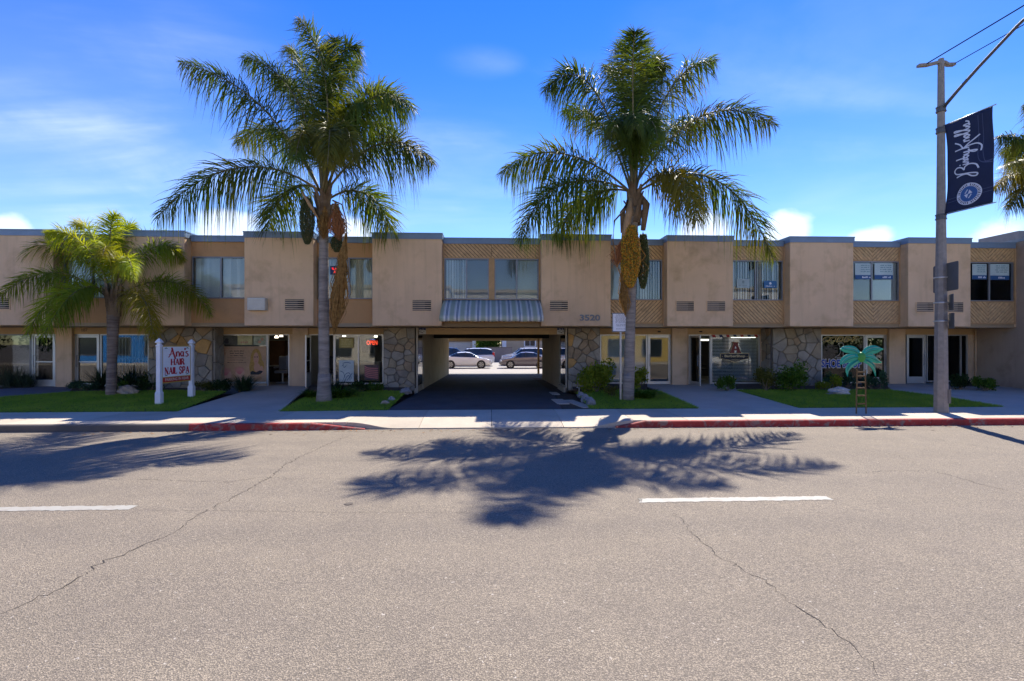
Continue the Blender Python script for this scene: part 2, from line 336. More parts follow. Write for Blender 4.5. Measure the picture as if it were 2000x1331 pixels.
class MB:
    def __init__(s): s.v = []; s.f = []; s.mi = []
    def add(s, vs, fs, mi=0):
        n = len(s.v); s.v += [tuple(p) for p in vs]; s.f += [tuple(i+n for i in f) for f in fs]; s.mi += [mi]*len(fs); return s
    def box(s, x0, x1, y0, y1, z0, z1, mi=0):
        x0, x1 = min(x0, x1), max(x0, x1); y0, y1 = min(y0, y1), max(y0, y1); z0, z1 = min(z0, z1), max(z0, z1)
        v = [(x0, y0, z0), (x1, y0, z0), (x1, y1, z0), (x0, y1, z0), (x0, y0, z1), (x1, y0, z1), (x1, y1, z1), (x0, y1, z1)]
        return s.add(v, [(0, 3, 2, 1), (4, 5, 6, 7), (0, 1, 5, 4), (1, 2, 6, 5), (2, 3, 7, 6), (3, 0, 4, 7)], mi)
    def loft(s, loops, mi=0, caps=True, closed=True):
        n = len(loops[0]); vs = [p for l in loops for p in l]; fs = []
        for k in range(len(loops)-1):
            for i in range(n if closed else n-1):
                j = (i+1) % n; fs.append((k*n+i, k*n+j, (k+1)*n+j, (k+1)*n+i))
        if caps: fs.append(tuple(range(n-1, -1, -1))); fs.append(tuple((len(loops)-1)*n+i for i in range(n)))
        return s.add(vs, fs, mi)
    def xz(s, pts, y0, y1, mi=0):   # polygon in X-Z extruded from y0 (front) to y1
        return s.loft([[(p[0], y0, p[1]) for p in pts], [(p[0], y1, p[1]) for p in pts]], mi)
    def xy(s, pts, z0, z1, mi=0):
        return s.loft([[(p[0], p[1], z0) for p in pts], [(p[0], p[1], z1) for p in pts]], mi)
    def yz(s, pts, x0, x1, mi=0):
        return s.loft([[(x0, p[0], p[1]) for p in pts], [(x1, p[0], p[1]) for p in pts]], mi)
    def lathe(s, prof, c=(0, 0, 0), n=14, mi=0, wob=0):
        loops = []
        for r, z in prof:
            loops.append([(c[0]+r*(1+wob*random.uniform(-1, 1))*math.cos(2*math.pi*i/n), c[1]+r*(1+wob*random.uniform(-1, 1))*math.sin(2*math.pi*i/n), c[2]+z) for i in range(n)])
        return s.loft(loops, mi)
    def tube(s, pts, r, n=6, mi=0):
        pts = [Vector(p) for p in pts]; loops = []
        for i, p in enumerate(pts):
            d = (pts[min(i+1, len(pts)-1)]-pts[max(i-1, 0)])
            d = d.normalized() if d.length > 1e-9 else Vector((0, 0, 1))
            a = d.cross(Vector((0, 0, 1)) if abs(d.z) < .95 else Vector((1, 0, 0))).normalized(); b = d.cross(a)
            rr = r[i] if isinstance(r, (list, tuple)) else r
            loops.append([tuple(p+a*rr*math.cos(2*math.pi*k/n)+b*rr*math.sin(2*math.pi*k/n)) for k in range(n)])
        return s.loft(loops, mi)
    def mesh(s, name):
        me = bpy.data.meshes.new(name); me.from_pydata(s.v, [], s.f)
        if any(s.mi): me.polygons.foreach_set('material_index', s.mi)
        me.validate(); me.update(); return me
    def build(s, name, mats, parent=None, smooth=False, bevel=0, kind=None):
        o = link(name, s.mesh(name), mats, parent, smooth)
        if name in ('lettering', 'script_mark', 'drawn_lines', 'print_flowers', 'print_nails', 'corner_ornament', 'emblem_ring_marks'): kind = 'stuff'
        if bevel: m = o.modifiers.new('bevel', 'BEVEL'); m.width = bevel; m.segments = 2; m.limit_method = 'ANGLE'
        if kind: o['kind'] = kind
        return o
def npmesh(name, V, F, mats, parent=None, kind=None, mi=None, smooth=False):
    """V (n,3), F list of arrays with equal width"""
    me = bpy.data.meshes.new(name)
    me.vertices.add(len(V)); me.vertices.foreach_set('co', np.asarray(V, dtype=np.float32).ravel())
    tot = np.concatenate([np.full(len(f), f.shape[1]) for f in F]); idx = np.concatenate([f.ravel() for f in F])
    st = np.concatenate([[0], np.cumsum(tot)[:-1]])
    me.loops.add(len(idx)); me.loops.foreach_set('vertex_index', idx.astype(np.int32))
    me.polygons.add(len(tot)); me.polygons.foreach_set('loop_start', st.astype(np.int32)); me.polygons.foreach_set('loop_total', tot.astype(np.int32))
    if mi is not None: me.polygons.foreach_set('material_index', np.asarray(mi, dtype=np.int32))
    me.update(calc_edges=True); me.validate()
    o = link(name, me, mats, parent, smooth)
    if kind: o['kind'] = kind
    return o
DG = None
def text(s, mat, parent, origin, width, height, name='lettering', extr=.004, ux=(1, 0, 0), uz=(0, 0, 1), shear=0., bold=0., res=3, label=None):
    """built-in font, fitted into width x height with its lower left corner at origin; ux / uz span the plane"""
    cu = bpy.data.curves.new('t', 'FONT'); cu.body = s; cu.shear = shear; cu.offset = bold; cu.resolution_u = res
    ob = bpy.data.objects.new('t', cu); COL.objects.link(ob)
    dg = bpy.context.evaluated_depsgraph_get(); me = bpy.data.meshes.new_from_object(ob.evaluated_get(dg))
    bpy.data.objects.remove(ob); bpy.data.curves.remove(cu)
    n = len(me.vertices); co = np.zeros(n*3); me.vertices.foreach_get('co', co); co = co.reshape(-1, 3)
    mn, mx = co[:, :2].min(0), co[:, :2].max(0); q = (co[:, :2]-mn)/(mx-mn)
    ux, uz = np.array(ux, float), np.array(uz, float); nn = np.cross(ux, uz)
    P = np.array(origin)+q[:, :1]*width*ux+q[:, 1:]*height*uz+nn*extr
    me.vertices.foreach_set('co', P.astype(np.float32).ravel()); me.update()
    o = link(name, me, mat, parent)
    if label: o['label'] = label
    return o
def ribbon(mb, pts, w, frame, closed=False, taper=False, lift=0., mi=0, sub=5):
    """flat stroke along a smooth curve; frame(x, y, d) gives the world point, d = lift off the plane"""
    P = [np.array(p, float) for p in pts]
    if sub > 1 and len(P) > 2:
        Q = []; n = len(P)
        for i in range(n if closed else n-1):
            p0 = P[(i-1) % n] if closed or i > 0 else P[0]; p1 = P[i]; p2 = P[(i+1) % n]; p3 = P[(i+2) % n] if closed or i+2 < n else P[-1]
            for k in range(sub):
                t = k/sub; Q.append(.5*((2*p1)+(-p0+p2)*t+(2*p0-5*p1+4*p2-p3)*t*t+(-p0+3*p1-3*p2+p3)*t**3))
        Q.append(P[0] if closed else P[-1]); P = Q
    L, Rr = [], []
    for i, p in enumerate(P):
        d = P[min(i+1, len(P)-1)]-P[max(i-1, 0)]; d = d/(np.linalg.norm(d)+1e-9); nrm = np.array((-d[1], d[0]))
        ww = w*(.35+.65*math.sin(math.pi*(.1+.8*i/(len(P)-1)))) if taper else w
        L.append(frame(*(p+nrm*ww/2), lift)); Rr.append(frame(*(p-nrm*ww/2), lift))
    n = len(P); mb.add(L+Rr, [(i, i+1, n+i+1, n+i) for i in range(n-1)], mi)
def disc(mb, c, rx, ry, frame, lift=0., n=20, mi=0):
    mb.add([frame(c[0]+rx*math.cos(2*math.pi*i/n), c[1]+ry*math.sin(2*math.pi*i/n), lift) for i in range(n)], [tuple(range(n))], mi)
def rect(mb, x0, x1, y0, y1, frame, lift=0., mi=0):
    mb.add([frame(x0, y0, lift), frame(x1, y0, lift), frame(x1, y1, lift), frame(x0, y1, lift)], [(0, 1, 2, 3)], mi)
def words(mb, x0, x1, y, h, frame, lift, mi=0, cent=True, fill=1.):
    """row of small unreadable word marks"""
    L = (x1-x0)*fill*random.uniform(.75, 1); x = (x0+x1-L)/2 if cent else x0; e = x+L
    while x < e-.2*h:
        l = min(random.uniform(1.2, 4)*h, e-x); k = x
        while k < x+l-.2*h: rect(mb, k, min(k+h*.42, x+l), y, y+h*random.choice((.7, 1, 1)), frame, lift, mi); k += h*.62
        x += l+h*.7
def clip(poly, nx, ny, c):
    out = []; n = len(poly)
    for i in range(n):
        p, q = poly[i], poly[(i+1) % n]; a, b = nx*p[0]+ny*p[1]-c, nx*q[0]+ny*q[1]-c
        if a <= 0: out.append(p)
        if (a < 0 < b) or (b < 0 < a):
            t = a/(a-b); out.append((p[0]+(q[0]-p[0])*t, p[1]+(q[1]-p[1])*t))
    return out

# ------------------------------------------------------------------ ground, road, pavement
def struct(o): o['kind'] = 'structure'; return o
g = MB(); g.add([(-600, -600, -.35), (600, -600, -.35), (600, 900, -.35), (-600, 900, -.35)], [(0, 1, 2, 3)])
struct(g.build('ground', M('far_ground', (.25, .22, .18), .95)))
ys = [-9, -7, -5, -2.5, 0, 2, 4, 5.5, 7, 8.5, 10, 11.2, 12.4, 13.12]; xs = np.linspace(-70, 70, 29)
V = [(x, y, lroad(y)) for y in ys for x in xs]; nx_ = len(xs)
rb = MB(); rb.add(V, [(j*nx_+i, j*nx_+i+1, (j+1)*nx_+i+1, (j+1)*nx_+i) for j in range(len(ys)-1) for i in range(nx_-1)])
road = struct(rb.build('road', asphalt, smooth=True))
# painted lane dashes, worn at the ends
def strip_on_road(x0, x1, y0, y1, name, mat, lift=.004, n=60, jit=.016):
    mb = MB(); a = []; b_ = []
    for i in range(n+1):
        x = x0+(x1-x0)*i/n
        ya, yb = y0+random.uniform(-jit, jit), y1+random.uniform(-jit, jit); a.append((x+random.uniform(-.01, .01), ya, lroad(ya)+lift)); b_.append((x+(.1 if i == 0 else 0), yb, lroad(yb)+lift))
    mb.add(a+b_, [(i, i+1, n+2+i, n+1+i) for i in range(n)]); return mb.build(name, mat, road)
yl = 6.62
strip_on_road(gx(1243, yl), gx(1620, yl), yl-.085, yl+.085, 'lane_marking', lanew)
strip_on_road(gx(-118, yl), gx(262, yl), yl-.085, yl+.085, 'lane_marking', lanew)
strip_on_road(gx(2600, yl), gx(2980, yl), yl-.085, yl+.085, 'lane_marking', lanew)
def crack(pts, w=.014, sub=9, jit=.022):
    P = [Vector(gr(x, y, lroad)) for x, y in pts]; Q = []
    for a, b in zip(P, P[1:]):
        m = max(3, int((b-a).length/.055))
        for i in range(m):
            p = a.lerp(b, i/m); Q.append(Vector((p.x+random.gauss(0, jit), p.y+random.gauss(0, jit), 0)))
    mb = MB(); A = []; B = []
    for i, p in enumerate(Q):
        d = (Q[min(i+1, len(Q)-1)]-Q[max(i-1, 0)]).normalized(); n = Vector((-d.y, d.x, 0)); ww = .72*w*random.uniform(.2, 1.2)*min(1, .3+i*.1, .3+(len(Q)-1-i)*.1)
        for L, s in ((A, 1), (B, -1)):
            q = p+n*ww*s/2; L.append((q.x, q.y, lroad(q.y)+.0035))
    n = len(Q); mb.add(A+B, [(i, i+1, n+i+1, n+i) for i in range(n-1)]); mb.build('crack', crackm, road)
crack([(0, 1198), (100, 1162), (195, 1101), (275, 1068), (335, 1043), (385, 1008), (420, 990), (455, 972), (525, 935), (560, 905), (610, 882), (655, 862), (690, 848)], .016)
crack([(1310, 1000), (1330, 1017), (1345, 1038), (1400, 1084), (1450, 1112), (1500, 1142), (1560, 1190), (1605, 1214), (1640, 1243), (1700, 1290), (1722, 1331)], .011)
crack([(1650, 925), (1750, 920), (1815, 920), (1850, 927), (1900, 942), (1950, 955), (2010, 970)], .014)
crack([(1610, 856), (1670, 868), (1760, 893), (1800, 912)], .008); crack([(1780, 850), (1850, 862), (1930, 875), (2010, 884)], .010)
crack([(100, 938), (250, 936), (380, 941), (440, 942), (520, 932), (560, 935), (640, 936)], .011); crack([(590, 900), (700, 900), (800, 901)], .008)
crack([(1085, 870), (1095, 885), (1108, 897)], .012); crack([(250, 997), (420, 998), (620, 1001), (860, 1002), (1000, 998), (1240, 996)], .007, jit=.012)
crack([(1420, 893), (1480, 910), (1520, 930)], .012); crack([(1300, 925), (1500, 922), (1680, 922)], .007); crack([(640, 935), (900, 934), (1080, 932), (1300, 927)], .006)
mbv = MB(); c = gr(681, 985, lroad); mbv.lathe([(.05, .0), (.055, .006), (.045, .008)], (c[0], c[1], c[2]), 10)
mbv.build('survey_cap', M('old_cap', (.10, .08, .065), .8), road)
# dry leaves along the gutter: uncountable litter
Vv = []; Ff = []
for i in range(300):
    px_ = random.choice((random.uniform(150, 700), random.uniform(640, 1240), random.uniform(1240, 2000))); y = 13.05-abs(random.gauss(0, .28))
    x = gx(px_, 13.0); z = lroad(y)+.012; a = random.uniform(0, 6.28); l, w_ = random.uniform(.025, .06), random.uniform(.012, .026)
    dx, dy = math.cos(a), math.sin(a); n0 = len(Vv)
    Vv += [(x-dx*l, y-dy*l, z), (x-dy*w_, y+dx*w_, z+random.uniform(0, .015)), (x+dx*l, y+dy*l, z+random.uniform(-.006, .01)), (x+dy*w_, y-dx*w_, z)]; Ff.append((n0, n0+1, n0+2, n0+3))
lf = npmesh('leaf_litter', np.array(Vv), [np.array(Ff)], M('dry_leaf', (.23, .12, .05), .8, .4, 9), kind='stuff'); tag(lf, 'scattered dry brown leaves lying along the road edge by the kerb', 'leaves')

# kerb pieces (a real step), dipping at the driveway
KY0, KY1 = 13.1, 13.27; KT = .168
def kerb(x0, x1, mat, end=None, parent=None):
    mb = MB(); n = max(2, int(abs(x1-x0)/.5))
    loops = []
    for i in range(n+1):
        x = x0+(x1-x0)*i/n; h = KT
        if end: t = i/n; t = t if end == 'r' else 1-t; h = KT+(.022-KT)*(t*t*(3-2*t))
        loops.append([(x, KY0, -.2), (x, KY0+.012, max(.015, h-.02)), (x, KY0+.035, h), (x, KY1, h+.002), (x, KY1, -.2)])
    mb.loft(loops); return mb.build('kerb_stone', mat, parent)
kx = lambda px: gx(px, KY0)
kr = struct(MB().box(kx(-420), kx(2480), KY0+.03, KY1-.01, -.3, -.05).build('kerb', kerbc))
xl = kx(368)
segs = [(kx(-420), kx(-60), kerbc, None), (kx(-60)+.012, xl, kerbc, None), (xl+.004, kx(604), redk, None), (kx(604)+.012, kx(712), redk, 'r'),
        (kx(1205), kx(1262), redk, 'l'), (kx(1262)+.01, kx(1463), redk, None), (kx(1463)+.012, kx(1820), redk, None), (kx(1820)+.012, kx(2180), redk, None), (kx(2180)+.012, kx(2480), kerbc, None)]
for s_ in segs: kerb(*s_[:3], end=s_[3], parent=kr)
# pavement slabs with recessed joints
SW = 15.3
swb = struct(MB().box(kx(-420), kx(2480), KY1+.005, SW, -.3, -.02).build('sidewalk', kerbc))
dl, dr = kx(700), kx(1215)
def slab(x0, x1, za, zb, ya=KY1+.004, yb=SW-.006, name='paving_slab', par=None, ramp=None):
    mb = MB(); g_ = .006
    if ramp is None: P = [(ya, za), (yb, zb)]
    else: P = ramp
    top = [[(x0+g_, y, z) for y, z in P], [(x1-g_, y, z) for y, z in P]]
    loopL = [(x0+g_, y, z) for y, z in P]+[(x0+g_, P[-1][0], -.1), (x0+g_, P[0][0], -.1)]
    loopR = [(x1-g_, y, z) for y, z in P]+[(x1-g_, P[-1][0], -.1), (x1-g_, P[0][0], -.1)]
    mb.loft([loopL, loopR]); return mb.build(name, concrete, par or swb, bevel=.004)
x = kx(-420)
edges = []
while x < dl-.6: edges.append(x); x += 1.62
edges.append(dl-.35)
for a, b in zip(edges, edges[1:]): slab(a, b, KT+.003, .205)
edges = [dr+.35]; x = dr+.35+1.45
while x < kx(2480): edges.append(x); x += 1.62
for a, b in zip(edges, edges[1:]): slab(a, b, KT+.003, .205)
ramp = [(KY0+.05, .028), (13.95, .150), (14.3, .178), (SW-.006, .205)]
dn = 4; da = [dl-.35+(dr-dl+.7)*i/dn for i in range(dn+1)]
for k, (a, b) in enumerate(zip(da, da[1:])):
    mb = MB(); n = 10; loops = []
    for i in range(n+1):
        x = a+.006+(b-a-.012)*i/n; e = min(x-(dl-.35), (dr+.35)-x); t = max(0, min(1, 1-e/1.25)); t = t*t*(3-2*t)
        P = [(y, z+(lerp_tab([(13.1, KT), (15.3, .205)], y)-z)*t) for y, z in ramp]
        if t > .02: P[0] = (KY0+.05+(KY1+.004-KY0-.05)*min(1, t*1.6), P[0][1])
        loops.append([(x, y, z) for y, z in P]+[(x, P[-1][0], -.1), (x, P[0][0], -.1)])
    mb.loft(loops); mb.build('apron_slab', concrete, swb, smooth=False)

# sloping front yard, walkways, lawns, beds, driveway
XL, XR = gx(-330, 20), gx(1905, 21.0)
def sheet(poly, L, lift, name, mat, depth=.02, n=10):
    """closed polygon in plan, cut into strips in Y so that it follows the slope"""
    y0, y1 = min(p[1] for p in poly), max(p[1] for p in poly); cuts = sorted(set([y0, y1]+[t[0] for t in YARD+DRIVE if y0 < t[0] < y1]+list(np.linspace(y0, y1, 5))))
    mb = MB()
    for a, b in zip(cuts, cuts[1:]):
        q = clip(clip(poly, 0, -1, -a), 0, 1, b)
        if len(q) >= 3:
            k = len(q); top = [(p[0], p[1], L(p[1])+lift) for p in q]; mb.add(top, [tuple(range(k))])
            e = [(p[0], p[1], L(p[1])+lift-depth) for p in q]; mb.add(top+e, [(i, k+i, k+(i+1) % k, (i+1) % k) for i in range(k)])
    return mb.build(name, mat)
pp = lambda pts: [gr(x, y)[:2] for x, y in pts]
DLx, DRx = gx(757, 15.5), gx(1153, 15.5)
struct(sheet([(XL-8, SW), (XR+8, SW), (XR+8, 21), (XL-8, 21)], lyard, -.34, 'yard_base', soil, .01))
struct(sheet([gr(345, 804)[:2], gr(545, 804)[:2], (gx(602, 20.3), 20.3), (gx(605, 21.3), 21.3), (gx(425, 21.3), 21.3), (gx(500, 20.2), 20.2)], lyard, 0, 'walkway', walkc, .05))
struct(sheet([gr(1360, 798)[:2], gr(1562, 797)[:2], (gx(1436, 20.0), 20.0), (gx(1436, 21.3), 21.3), (gx(1262, 21.3), 21.3), (gx(1262, 20.3), 20.3), gr(1288, 764)[:2]], lyard, 0, 'walkway', walkc, .05))
struct(sheet([gr(1960, 795)[:2], (XR+.3, SW), (XR+.02, 21.3), (gx(1737, 21.3), 21.3), (gx(1733, 20.0), 20.0), gr(1742, 762)[:2]], lyard, 0, 'walkway', walkc, .05))
struct(sheet([(gx(-330, 17.4), 17.4), gr(0, 776)[:2], gr(135, 766)[:2], (gx(142, 20.2), 20.2), (gx(142, 21.3), 21.3), (gx(-330, 21.3), 21.3)], lyard, .0, 'slate_walkway', slate, .05))
LAWNS = [[(gx(-330, 15.32), 15.32), gr(345, 804)[:2], gr(440, 766)[:2], gr(330, 764)[:2], gr(190, 766)[:2], gr(135, 767)[:2], gr(0, 777)[:2], (gx(-330, 17.3), 17.3)],
         [gr(547, 804)[:2], (DLx, 15.32), gr(792, 766)[:2], gr(700, 763)[:2], gr(610, 771)[:2]],
         [(DRx, 15.32), gr(1363, 798)[:2], gr(1288, 765)[:2], gr(1200, 763)[:2], gr(1128, 768)[:2]],
         [gr(1560, 797)[:2], gr(1958, 795)[:2], gr(1850, 777)[:2], gr(1738, 763)[:2], gr(1440, 763)[:2]]]
LL = ['short green lawn left of the nail spa walkway under the small lime palm', 'short green lawn wedge between the nail spa walkway and the blacktop drive', 'short green lawn wedge between the blacktop drive and the barber walkway', 'short green lawn with a pale rock in front of the shoe shop window']
def pinpoly(P, poly):
    x, y = P[:, 0], P[:, 1]; ins = np.zeros(len(P), bool); n = len(poly)
    for i in range(n):
        (x0, y0), (x1, y1) = poly[i], poly[(i+1) % n]
        c = ((y0 > y) != (y1 > y)) & (x < (x1-x0)*(y-y0)/((y1-y0) if abs(y1-y0) > 1e-9 else 1e-9)+x0); ins ^= c
    return ins
turf = make_concrete('turf_soil', (.06, .085, .02))
for poly, lab in zip(LAWNS, LL):
    struct(sheet(poly, lyard, .012, 'turf', turf, .05))
    b0, b1 = np.min(poly, 0), np.max(poly, 0); area = (b1-b0).prod(); n = int(area*1900)
    P = b0+rng.random((n, 2))*(b1-b0); P = P[pinpoly(P, poly)]; n = len(P)
    Z = np.array([lyard(y) for y in P[:, 1]])+.012; h = rng.uniform(.02, .065, n); a = rng.uniform(0, 6.283, n); w_ = rng.uniform(.004, .008, n)
    lean = rng.normal(0, .022, (n, 2)); V = np.zeros((n, 3, 3))
    V[:, 0, 0] = P[:, 0]-np.cos(a)*w_; V[:, 0, 1] = P[:, 1]-np.sin(a)*w_; V[:, 1, 0] = P[:, 0]+np.cos(a)*w_; V[:, 1, 1] = P[:, 1]+np.sin(a)*w_
    V[:, 0, 2] = V[:, 1, 2] = Z-.004; V[:, 2, :2] = P+lean; V[:, 2, 2] = Z+h
    # longer blades straggling over the edges
    EV = []
    for (xa, ya), (xb, yb) in zip(poly, poly[1:]+poly[:1]):
        q = int(math.dist((xa, ya), (xb, yb))*150)
        for _ in range(q):
            t_ = random.random(); x = xa+(xb-xa)*t_+random.gauss(0, .03); y = ya+(yb-ya)*t_+random.gauss(0, .03); a_ = random.uniform(0, 6.28); h_ = random.uniform(.03, .085); z = lyard(y)
            EV.append(((x-math.cos(a_)*.006, y-math.sin(a_)*.006, z), (x+math.cos(a_)*.006, y+math.sin(a_)*.006, z), (x+random.gauss(0, .05), y+random.gauss(0, .05), z+h_)))
    V = np.concatenate([V, np.array(EV)]); n = len(V)
    o = npmesh('lawn_grass', V.reshape(-1, 3), [np.arange(3*n).reshape(-1, 3)], grassm, kind='stuff'); tag(o, lab, 'grass')
for a, b, y0 in ((142, 425, 19.25), (605, 800, 19.35), (1118, 1264, 19.35), (1437, 1734, 19.3), (1856, 1903, 19.8)):
    struct(sheet([(gx(a, y0), y0), (gx(b, y0), y0), (gx(b, 21.0), 21.0), (gx(a, 21.0), 21.0)], lyard, .008, 'planting_bed', soil, .05))
# driveway sheet through the passage into the rear lot
TL = gx(956, 20.2)-2.84; TR = gx(956, 20.2)+3.05
struct(sheet([(DLx, SW), (gx(1098, SW), SW), (TR-.55, 20), (TR-.5, 30), (TR+3, 33), (TR+3, 37), (TL-3, 37), (TL, 36), (TL, 20)], ldrive, .0, 'driveway', blacktop, .06))
struct(sheet([(gx(1098, SW)+.02, SW), (DRx, SW), (TR+.15, 19.2), (TR, 20), (TR, 31), (TR-.48, 31), (TR-.53, 20)], ldrive, -.012, 'drive_edge_soil', soil, .06))
for k, (a, b) in enumerate((((1107, 793), (1135, 781)), ((1097, 777), (1112, 771)), ((1130, 790), (1158, 799)), ((1103, 768), (1120, 774)))):
    pass
def pad(px, py, lx, ly, rot=.2, lift=.02):
    c = gr(px, py, ldrive); mb = MB(); q = [(-lx, -ly), (lx, -ly), (lx, ly), (-lx, ly)]
    q = [(c[0]+x*math.cos(rot)-y*math.sin(rot), c[1]+x*math.sin(rot)+y*math.cos(rot)) for x, y in q]
    mb.loft([[(x, y, ldrive(y)-.04) for x, y in q], [(x, y, ldrive(y)+lift) for x, y in q]]); return mb
for px_, py_, lx, ly, r_, lab in ((1094, 785, .2, .62, .05, 'worn pale concrete strip in the dirt beside the drive, nearest the pavement'), (1128, 789, .17, .95, .18, 'long grey concrete strip beside the boulders at the drive edge'), (1083, 769, .15, .42, .03, 'small pale concrete strip at the drive edge by the passage wall')):
    tag(pad(px_, py_, lx, ly, r_).build('concrete_strip', walkc, bevel=.01), lab, 'paving', 'concrete strips beside the drive')
lot = MB(); lot.add([(-60, 36, -.055), (60, 36, -.055), (60, 90, -.055), (-60, 90, -.055)], [(0, 1, 2, 3)]); struct(lot.build('parking_lot', lotc))

# ------------------------------------------------------------------ the two-storey shop building
YB, YR, YF, YS = 18.85, 19.25, 21.0, 20.25      # box fronts, upper recesses, shop fronts, stone walls
ZF, ZD, ZS, ZP, ZT = .47, 2.545, 2.82, 2.93, 6.214  # floor, shop head, box underside, panel underside, roof cap top
ZW0, ZW1 = 3.826, 5.36; ZC = 6.128
bx0 = lambda p: gx(p, YB)
BOX = [(-292, -150), (-36, 104), (222, 360), (477, 612), (727, 863), (1057, 1193), (1303, 1432), (1543, 1667), (1774, 1896)]
BX = [(bx0(a), bx0(b)) for a, b in BOX]
XW = gx(1904, YF)       # neighbour's flank wall
bld = thing('commercial_building', 'long two-storey tan stucco shop building with projecting blank boxes over the shopfronts', 'building', (0, 21, 0))
XLB = BX[0][0]-.0
# upper floor volume behind the facade
MB().box(XLB, TR+6.5, YR+.62, 38.3, ZP+.02, ZC-.25).build('upper_floor', stucco, bld)
MB().box(TR+6.5, XW, YR+.62, 31.0, ZP+.02, ZC-.25).build('upper_floor', stucco, bld)
MB().box(XLB, TR+6.5, YR+.6, 38.4, ZC-.25, ZC-.22).build('roof', roofm, bld)
MB().box(XLB-.1, TR+2.0, YR+.05, 38.3, ZS-.02, ZP+.02).build('soffit', soffit, bld)
MB().box(TR+2.0, XW, YR+.05, 31.0, ZS-.02, ZP+.02).build('soffit', soffit, bld)
def cap(x0, x1, y0, y1, p, ZT=ZT):   # metal coping: face with a lip
    mb = MB(); mb.box(x0, x1, y0, y1, ZT-.22, ZT); mb.box(x0-.012, x1+.012, y0-.014, y1, ZT-.035, ZT+.006); return mb.build('coping', fascia, p)
for (x0, x1) in BX:
    MB().box(x0, x1, YB, YR+.6, ZS, ZT-.2).build('wall_box', stucco, bld, bevel=.018)
    cap(x0-.025, x1+.025, YB-.03, YR+.6, bld)
def grille(p0, p1, q0, q1, mb_parent=bld):
    x0, x1 = bx0(p0), bx0(p1); z1, z0 = gz((p0+p1)/2, q0, YB), gz((p0+p1)/2, q1, YB)
    mb = MB(); y = YB
    f = .025
    mb.box(x0-f, x1+f, y-.022, y+.0, z1, z1+f); mb.box(x0-f, x1+f, y-.03, y+.0, z0-f*1.4, z0); mb.box(x0-f, x0, y-.022, y, z0, z1); mb.box(x1, x1+f, y-.022, y, z0, z1)
    gv = mb.build('vent_grille', stucco, bld)
    MB().box(x0, x1, y-.004, y+.0, z0, z1).build('vent_backing', blk, gv)
    MB().box(x0+(x1-x0)*.02, x0+(x1-x0)*.66, y-.006, y-.0045, z0+.02, z1-.02).build('vent_backing', M('vent_core', (.10, .085, .07), .8), gv)
    n = 5; sm = None
    for i in range(n):
        z = z0+(z1-z0)*(i+.5)/n
        if sm is None:
            k = MB(); k.loft([[(x0, y-.02, -.012), (x0, y-.024, -.006), (x0, y-.008, .018), (x0, y-.004, .012)], [(x1, y-.02, -.012), (x1, y-.024, -.006), (x1, y-.008, .018), (x1, y-.004, .012)]]); sm = k.mesh('slat')
        o = link('slat', sm, pilst, gv); o.location = (0, 0, z)
for a in ((557, 594, 585, 606), (806, 842, 587, 607), (1074, 1109, 588, 607), (1321, 1355, 589, 608), (1381, 1416, 589, 608), (1790, 1823, 591, 609), (1850, 1881, 591, 610), (-6, 19, 583, 604)): grille(*a)
# through-wall air conditioner
x0, x1 = bx0(488), bx0(523); z0, z1 = gz(505, 607, YB), gz(505, 583, YB)
acu = MB().box(x0, x1, YB-.22, YB+.0, z0, z1).build('air_conditioner', M('ac_enamel', (.50, .47, .40), .5, .15, 5), bld, bevel=.012)
acu['label'] = 'cream enamel air conditioner casing with a shiny louvred face'
for i in range(9):
    z = z0+.03+(z1-z0-.06)*i/8; MB().box(x0+.03, x1-.03, YB-.238, YB-.22, z-.008, z+.008).build('louvre', alu, acu)
# stubby vertical stroke at the far-left box (hanging yellow tassel)
# ---- upper recesses
def boards(x0, x1, z0, z1, y, slope, par):
    """diagonal cedar boards clipped to a rectangle, with open joints; too narrow to pick apart singly"""
    mb = MB(); wv, gp = .104, .021; s2 = 1/math.sqrt(2); nx, nz = (s2, s2) if slope < 0 else (s2, -s2)
    cs = [nx*a+nz*b for a in (x0, x1) for b in (z0, z1)]; c = min(cs)+random.uniform(-wv, 0)
    while c < max(cs):
        q = clip(clip([(x0, z0), (x1, z0), (x1, z1), (x0, z1)], -nx, -nz, -c), nx, nz, c+wv-gp)
        if len(q) >= 3:
            d = random.uniform(0, .008); mb.xz(q, y-.024-d, y-.002)
        c += wv
    return mb.build('board_panel', wood, par, kind='stuff')
def vblinds(x0, x1, z0, z1, y, mat, par, gap0=None, pitch=.10):
    mb = MB(); x = x0+.02
    while x < x1-.05:
        a = random.uniform(.05, 1.0); dx = .048
        mb.add([(x, y-.02*a, z0+.01), (x+dx*1.72, y+.05*a*2, z0+.01), (x+dx*1.72, y+.05*a*2, z1), (x, y-.02*a, z1)], [(0, 1, 2, 3)]); x += pitch
    return mb.build('vertical_blinds', mat, par, kind='stuff')
def curt(x0, x1, z0, z1, y, mat, par):
    n = int((x1-x0)/.02); A = []; B = []
    for i in range(n+1):
        x = x0+(x1-x0)*i/n; d = .03*math.sin(i*.9)+.012*math.sin(i*.37+1); A.append((x, y+d, z0)); B.append((x, y+d*.7, z1))
    mb = MB(); mb.add(A+B, [(i, i+1, n+2+i, n+1+i) for i in range(n)]); return mb.build('curtain', mat, par, smooth=True)
